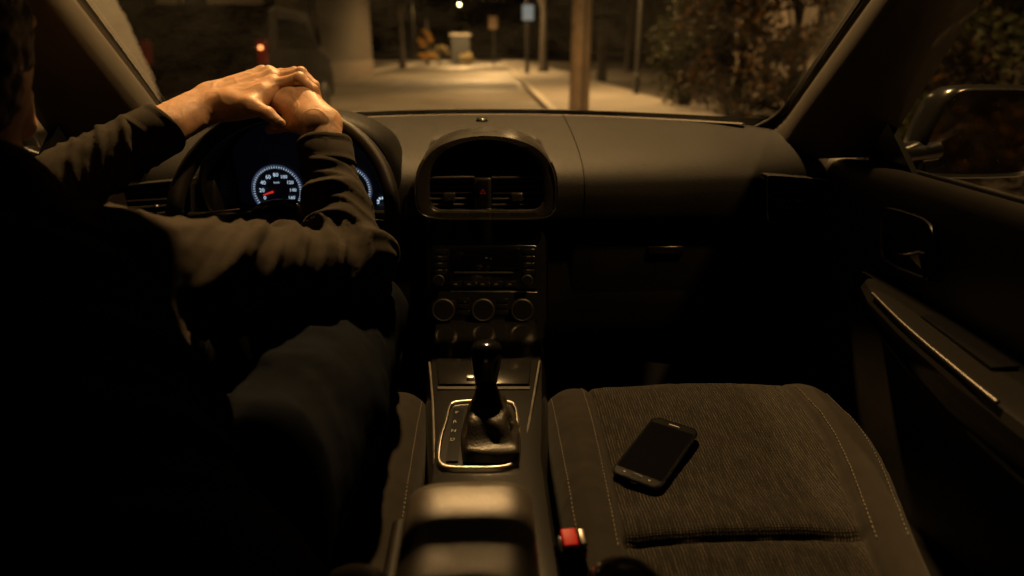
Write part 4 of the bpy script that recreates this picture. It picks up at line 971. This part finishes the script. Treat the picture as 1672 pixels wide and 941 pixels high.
# ---- street lamps: post, arm, head, globe (with a real light in each)
def lamp_post(base, top, label, power, size=.10, color=(1, .575, .215), spot=150, blend=.5):
    base = Vector(base); top = Vector(top); rt = empty('street_lamp', base, label, 'street lamp', 'street lamps along the road')
    d = top - base; hz = top.z - base.z
    MB().tube([(0, 0, 0), (0, 0, .5), (0, 0, .52), (0, 0, hz + .1)], [.09, .085, .06, .045], 14).build('post', M['steel'], rt, local=True)
    MB().tube(spline([(0, 0, hz - .3), (d.x * .3, d.y * .3, hz + .15), (d.x * .9, d.y * .9, hz + .14)], 8), .03, 10).build('arm', M['steel'], rt, local=True)
    MB().lathe([(.04, .22), (.10, .18), (.17, .10), (.18, .07), (.165, .07), (.12, .11)], Matrix.Translation((d.x, d.y, hz)), 20).build('lamp_hood', M['steel'], rt, local=True)
    MB().ball((d.x, d.y, hz + .02), (.11, .11, .075), 16).build('lamp_globe', M['lamp'], rt, local=True)
    ld = bpy.data.lights.new('street_light', 'SPOT'); ld.energy = power; ld.color = color; ld.shadow_soft_size = size; ld.spot_size = R(spot); ld.spot_blend = blend
    lo_ = bpy.data.objects.new('street_light', ld); COL.objects.link(lo_); lo_.parent = rt; lo_.location = (d.x, d.y, hz - .10)
    return rt
KEY = 2400
lamp_post((2.9, 2.3, .12), (.1, 4.1, 5.7), 'street lamp with its long arm reaching over the bonnet, just above the view', KEY, .12, spot=132, blend=.3)
lamp_post(ST(3.9, 19.0, .12), ST(2.0, 18.4, 6.3), 'slim steel street lamp at the back of the pavement, beside the green shrub', 6500)
lamp_post(ST(3.9, 52.0, .12), ST(.2, 52.0, 7.2), 'tall added lamp evening out the light on the road before the glowing one', 7000)  # added to even out the light on the middle stretch of road
lamp_post(ST(3.9, 84.0, .12), ST(.0, 84.0, 8.6), 'tall added lamp carrying the light along the road beyond the glowing one', 10000)  # added so the lit road runs on past the glowing lamp
lamp_post(ST(1.8, 38.0, .12), ST(-.6, 38.0, 6.3), 'steel street lamp on the kerb near the lit box sign', 8000)
lamp_post(PY(737, 100, 66) * 0 + Vector((-5.0, 66, 0)), PY(750, 8, 66), 'far street lamp glowing white at the end of the road', 6500)
lamp_post((-9.5, 101, 0), (-7.0, 100, 8.6), 'tall added lamp lighting the far end of the road, hidden by tree crowns', 9000)  # added to enlarge the pool of light far down the road
lamp_post((-9.2, 27, 0), (-8.0, 26.8, 6.3), 'street lamp in front of the plain rendered wall', 60)

lamp_post((3.6, -.2, .12), (2.3, .2, 6.0), 'added lamp beside the passenger door, unseen, lighting the sill and the mirrored shrubs', 800, .12, spot=110, blend=.4)  # added to brighten the door sill and the mirrored shrubs
lamp_post((2.1, -26.5, .12), (.6, -26, 5.0), 'added fill lamp some way behind the car, unseen, lighting the centre stack', 56000, .10)  # added fill through the rear window for vents and knobs

# ---- poles
pc_ = PY(946, 150, 10.6)
pole = empty('utility_pole', (pc_.x, pc_.y, .12), 'thick brown wooden pole standing on the pavement ahead of the car', 'pole')
rws = []
for i in range(30):
    z = i * .25; rws.append([Vector((math.cos(a) * (.155 - .004 * i * .25) + .006 * nz(a, z * .6, 1), math.sin(a) * (.155 - .004 * i * .25), z)) for a in np.linspace(0, 2 * math.pi, 25)[:-1]])
MB().grid(rws, True, True).build('post', M['wood'], pole, local=True, auto=0)
MB().tube([(0.03, -.158, 0), (.03, -.155, 3.0)], .014, 8).build('cable_conduit', M['steel'], pole, local=True)

# ---- foliage
def leaves(mb_c, n, size, seedpts, spread, flat=.7):
    """n leaf faces scattered about the clump centres"""
    c = np.array(seedpts)[rng.integers(0, len(seedpts), n)]; dirs = rng.normal(size=(n, 3)); dirs /= np.linalg.norm(dirs, axis=1)[:, None]
    p = c + dirs * (spread * rng.random(n) ** .5)[:, None] * np.array([1, 1, flat])
    a = rng.normal(size=(n, 3)); a /= np.linalg.norm(a, axis=1)[:, None]; b = np.cross(a, rng.normal(size=(n, 3))); b /= np.linalg.norm(b, axis=1)[:, None]
    s = size * (.6 + .8 * rng.random(n)); V = []; F = []
    for i in range(n):
        q = p[i]; u_ = a[i] * s[i]; v_ = b[i] * s[i] * .55; k = len(mb_c.V)
        nn = np.cross(a[i], b[i]) * s[i] * .12
        mb_c.V += [tuple(q - u_), tuple(q + v_ * .8 + nn), tuple(q + u_), tuple(q - v_ * .8 + nn)]; mb_c.F.append((k, k + 1, k + 2, k + 3)); mb_c.mi.append(0)
def raw(mb_, name, mat, parent):
    me = mesh_of(mb_.V, mb_.F, False, name); return link(name, me, M[mat], parent, True)
def shrub(loc, rad, hgt, n, leaf, mat, label, cat='shrub', name='shrub', group=None, clumps=26, spread=.35):
    rt = empty(name, loc, label, cat, group)
    cl = []
    for i in range(clumps):
        a = random.uniform(0, 2 * math.pi); z = random.uniform(.08, 1) * hgt; rr_ = rad * math.sqrt(random.uniform(.1, 1)) * (1 - .35 * (z / hgt) ** 2); cl.append((rr_ * math.cos(a), rr_ * math.sin(a), z))
    mb_ = MB(); leaves(mb_, n, leaf, cl, spread); raw(mb_, 'crown', mat, rt)
    st = MB()
    for c in cl[::3]: st.tube([(random.uniform(-.15, .15), random.uniform(-.15, .15), 0), (c[0] * .5, c[1] * .5, c[2] * .5), c], [.03, .018, .006], 6)
    st.build('trunk', M['bark'], rt, local=True)
    return rt
def tree(loc, hgt, tr, crown_r, n, leaf, mat, label, group='street trees'):
    rt = empty('tree', loc, label, 'tree', group); st = MB(); th = hgt * .45
    pts = [(nz(i, 1, hgt) * .12 * i * .3, nz(i, 5, hgt) * .1, th * i / 5) for i in range(6)]
    st.tube(pts, [tr * (1.25 - .1 * i if i else 1.5) for i in range(6)], 14); top = Vector(pts[-1]); cl = []
    for i in range(9):
        a = i * 2.4; e = top + Vector((math.cos(a) * crown_r * random.uniform(.4, .9), math.sin(a) * crown_r * random.uniform(.4, .9), random.uniform(.25, .55) * hgt)); st.tube([top - Vector((0, 0, .4)), top.lerp(e, .5) + Vector((0, 0, .3)), e], [tr * .5, tr * .3, tr * .1], 8)
        cl += [tuple(e + Vector((random.uniform(-1, 1), random.uniform(-1, 1), random.uniform(-.8, .8))) * crown_r * .35) for _ in range(4)]
    st.build('trunk', M['bark'], rt, local=True); mb_ = MB(); leaves(mb_, n, leaf, cl, crown_r * .4); raw(mb_, 'crown', mat, rt); return rt
# dense growth behind the pavement on the right
for i, (x, y, r, h, n, mt, lb) in enumerate([
    (4.35, 14.8, .85, 3.6, 5200, 'leaf', 'tall green shrub nearest the wooden pole, at the pavement edge'),
    (4.6, 12.4, 1.0, 3.9, 6500, 'leaf2', 'broad autumn-tinted shrub just right of the narrow green one'),
    (4.9, 10.2, 1.1, 4.0, 6500, 'leaf2', 'tall rusty-leaved shrub in the middle of the growth on the right'),
    (4.7, 8.0, 1.0, 3.8, 6000, 'leaf2', 'dark shrub seen beside the right pillar of the windscreen'),
    (4.9, 6.0, 1.0, 3.4, 5200, 'leaf', 'dark shrub hidden behind the right pillar and seen over the door mirror')]):
    shrub((x, y, .05), r, h, n, .055, mt, lb, group='shrubs behind the right pavement', clumps=34, spread=.42)
tree((PY(888, 60, 40).x, 40, 0), 8, .22, 2.6, 5000, .10, 'leaf', 'tree with a straight dark trunk behind the wooden pole')
tree((PY(985, 60, 30).x, 30, 0), 8, .16, 2.4, 5000, .10, 'leaf', 'slim tree right of the wooden pole with a lit trunk')
tree((PY(1010, 60, 50).x, 46, 0), 9, .2, 3, 5000, .12, 'leaf2', 'tree standing far back between pole and shrubs')
tree((PY(655, 60, 55).x, 55, 0), 9, .2, 3.2, 6000, .12, 'leaf', 'dark tree on the left just beyond the end of the rendered wall')
v = PY(750, 60, 72.8); t_ = shrub((v.x, 72.8, 0), 1.3, 5.6, 2400, .10, 'leafy', 'tall yellow-green bush lit from above by the far street lamp', group='low shrubs at the far end of the road', clumps=24, spread=.35)
tree((PY(835, 60, 120).x, 120, 0), 9, .2, 3.2, 6000, .14, 'leaf2', 'bare-looking brown tree closing the end of the road')
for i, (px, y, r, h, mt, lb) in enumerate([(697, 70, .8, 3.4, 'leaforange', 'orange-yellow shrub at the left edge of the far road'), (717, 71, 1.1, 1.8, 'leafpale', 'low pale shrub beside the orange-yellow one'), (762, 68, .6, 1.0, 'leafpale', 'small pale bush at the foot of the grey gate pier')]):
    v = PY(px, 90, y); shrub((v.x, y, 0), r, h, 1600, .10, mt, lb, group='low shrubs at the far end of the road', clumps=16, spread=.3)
# ---- far structures
def box_thing(name, lo, hi, mat, label, cat, bevel=.03, kind=None):
    lo = Vector(lo); hi = Vector(hi); o = MB().box(lo, hi).build(name, M[mat], bevel=bevel, seg=2); tag(o, label, cat, kind=kind); return o
w_ = empty('end_wall', (0, 140, 0), 'low pale wall across the far end of the road', 'wall')
MB().box((-22, 140, 0), (22, 140.4, 1.05)).build('wall', M['wall2'], w_, bevel=.02); MB().box((-22.05, 139.93, 1.05), (22.05, 140.47, 1.15)).build('coping', M['wall2'], w_, bevel=.02)
a = PY(752, 80, 70); g_ = empty('gate_pier', (a.x, 70, 0), 'grey rendered gate pier under the far lamp', 'gate pier')
MB().box((a.x - .9, 70, 0), (a.x + .9, 71, 2.7)).build('shaft', M['wall2'], g_, bevel=.03); MB().box((a.x - 1.05, 69.85, 2.7), (a.x + 1.05, 71.15, 2.9)).build('cap', M['kerb'], g_, bevel=.04)
a = PY(806, 40, 60); s_ = empty('road_sign', (a.x, 60, 0), 'tan sign board on a post far down the road', 'sign')
MB().tube([(a.x, 60, 0), (a.x, 60, 4.0)], .06, 10).build('post', M['steel'], s_); MB().box((a.x - .42, 59.9, 3.0), (a.x + .30, 59.94, 4.0)).build('board', M['signtan'], s_, bevel=.01)
a = PY(862, 21, 36); s_ = empty('box_sign', (a.x, 36, 0), 'white lit box sign on a dark post over the pavement', 'sign')
MB().tube([(a.x + .05, 36.1, 0), (a.x + .05, 36.1, a.z + .5)], .05, 10).build('post', M['steel'], s_); MB().box((a.x - .30, 35.9, a.z - .38), (a.x + .30, 36.05, a.z + .38)).build('sign_case', M['steel'], s_, bevel=.02)
MB().box((a.x - .27, 35.89, a.z - .35), (a.x + .27, 35.905, a.z + .35)).build('sign_face', M['signlit'], s_, bevel=.003)
# left: rendered building, windows in the dark part, garden wall
e0 = PY(606, 60, 40); bx = e0.x
bl = empty('building', (bx - 4, 30, 0), 'plain rendered building with dark windows along the left of the road', 'building')
MB().box((bx - 9, 14, 0), (bx, 40, 7.5)).build('wall', M['render'], bl); MB().box((bx - 9.2, 13.8, 7.5), (bx + .25, 40.25, 7.8)).build('roof', M['bark'], bl, bevel=.05)
MB().box((bx + .002, 14, 0), (bx + .06, 40.05, .8)).build('plinth', M['fence'], bl, bevel=.02)
for k in range(3):
    y = 15.0 + k * 5.4
    f_ = MB(); f_.box((bx + .0, y, 1.3), (bx + .06, y + 1.5, 3.1)); f_.build('window_frame', M['fence'], bl, bevel=.01)
    MB().box((bx + .03, y + .1, 1.4), (bx + .065, y + 1.4, 3.0)).build('window', M['window'], bl)
    MB().box((bx + .003, y - .05, 1.2), (bx + .16, y + 1.55, 1.297)).build('sill', M['fence'], bl, bevel=.01)
# parked van on the left; a small glow paints the glint on one tail lens
vx, vy = PY(300, 90, 9.5).x, 10.2
vn = empty('parked_van', (vx, vy, 0), 'dark parked van at the left kerb with one tail lamp glinting', 'van')
bodyp = [(0, .35), (0, 1.05), (.06, 1.25), (.28, 1.78), (.6, 1.86), (2.6, 1.84), (3.3, 1.25), (4.1, 1.1), (4.3, .8), (4.3, .35)]
MB().prism([Vector((vx - .88, vy + a, b)) for a, b in bodyp], (1.76, 0, 0)).build('body', M['vanpaint'], vn, bevel=.07, seg=3)
MB().prism([Vector((vx - .70, vy + .068, 1.25)), Vector((vx + .70, vy + .068, 1.25)), Vector((vx + .62, vy + .25, 1.70)), Vector((vx - .62, vy + .25, 1.70))], (0, -.03, .01)).build('rear_window', M['window'], vn, bevel=.005)
for sx in (1, -1):
    MB().box((vx + sx * .80 - .07, vy - .03, 1.02), (vx + sx * .80 + .07, vy + .10, 1.36)).build('tail_lamp', M['tailoff'], vn, bevel=.02)
    MB().prism([Vector((vx + sx * .872, vy + a, b)) for a, b in ((.5, 1.25), (.65, 1.68), (2.4, 1.68), (2.95, 1.25))], (sx * .015, 0, 0)).build('side_window', M['window'], vn)
    for yy in (.85, 3.4): MB().lathe([(.02, -.1), (.32, -.1), (.33, -.06), (.33, .08), (.31, .1), (.2, .1), (.19, .07), (.02, .07)], Matrix.Translation((vx + sx * .80, vy + yy, .33)) @ Matrix.Rotation(sx * math.pi / 2, 4, 'Y'), 24).build('wheel', M['rubber'], vn, auto=40)
MB().ball((vx + .80, vy - .035, 1.26), (.035, .01, .03), 10).build('tail_glint', M['tail'], vn)
MB().box((vx - .86, vy - .07, .38), (vx + .86, vy + .05, .62)).build('bumper', M['black'], vn, bevel=.03)
# right: board fence behind the shrubs, seen through the side window
fn = empty('board_fence', (6.4, 6, 0), 'dark board fence seen through the passenger window', 'fence')
m_ = MB()
for i in range(60): y = -6 + i * .4; m_.box((6.4 + .01 * (i % 2), y, .1), (6.44, y + .385, 2.5 + .03 * nz(i, 0, 0)))
m_.build('boards', M['fence'], fn, smooth=False); MB().box((6.34, -6, 2.1), (6.398, 18, 2.2)).build('rail', M['fence'], fn)
for i in range(9): MB().box((6.28, -6 + i * 2.9, .0), (6.395, -5.88 + i * 2.9, 2.65)).build('post', M['fence'], fn)
for i, (x, y) in enumerate(((2.6 + 1.9, 3.4), (4.6, 1.6))):
    shrub((x, y, 0), .8, 1.35 + .3 * i, 3500, .05, 'leaf2', ['low shrub glimpsed between right pillar and door mirror', 'low shrub behind the passenger door mirror'][i], group='low shrubs beside the passenger door', clumps=20, spread=.33)
for i, (x, y) in enumerate(((4.3, -.6), (4.9, -2.4), (4.2, -4.0))):
    shrub((x, y, 0), .95, 2.3, 3500, .05, 'leaf2', ['shrub mirrored at the outer edge of the door mirror', 'shrub mirrored in the middle of the door mirror', 'shrub mirrored at the inner edge of the door mirror'][i], group='shrubs behind the car on the right', clumps=22, spread=.36)
tree((5.6, 4.6, 0), 6.5, .11, 1.6, 3000, .07, 'leaf', 'thin dark tree standing outside the passenger window')

# =================================================================== world and render
w = bpy.data.worlds.new('World'); S.world = w; w.use_nodes = True; nt = w.node_tree; bg = nt.nodes['Background']
sky = nt.nodes.new('ShaderNodeTexSky'); sky.sky_type = 'NISHITA'; sky.sun_disc = False; sky.sun_elevation = R(-3); sky.sun_rotation = R(200); sky.altitude = 50
nt.links.new(sky.outputs[0], bg.inputs['Color']); bg.inputs['Strength'].default_value = .018
S.view_settings.view_transform = 'Standard'; S.view_settings.look = 'None'; S.view_settings.exposure = 0; S.view_settings.gamma = 1
S.cycles.use_denoising = True; S.cycles.max_bounces = 8; S.cycles.transparent_max_bounces = 12; S.cycles.sample_clamp_indirect = 4; S.cycles.sample_clamp_direct = 0
S.cycles.caustics_reflective = False; S.cycles.caustics_refractive = False
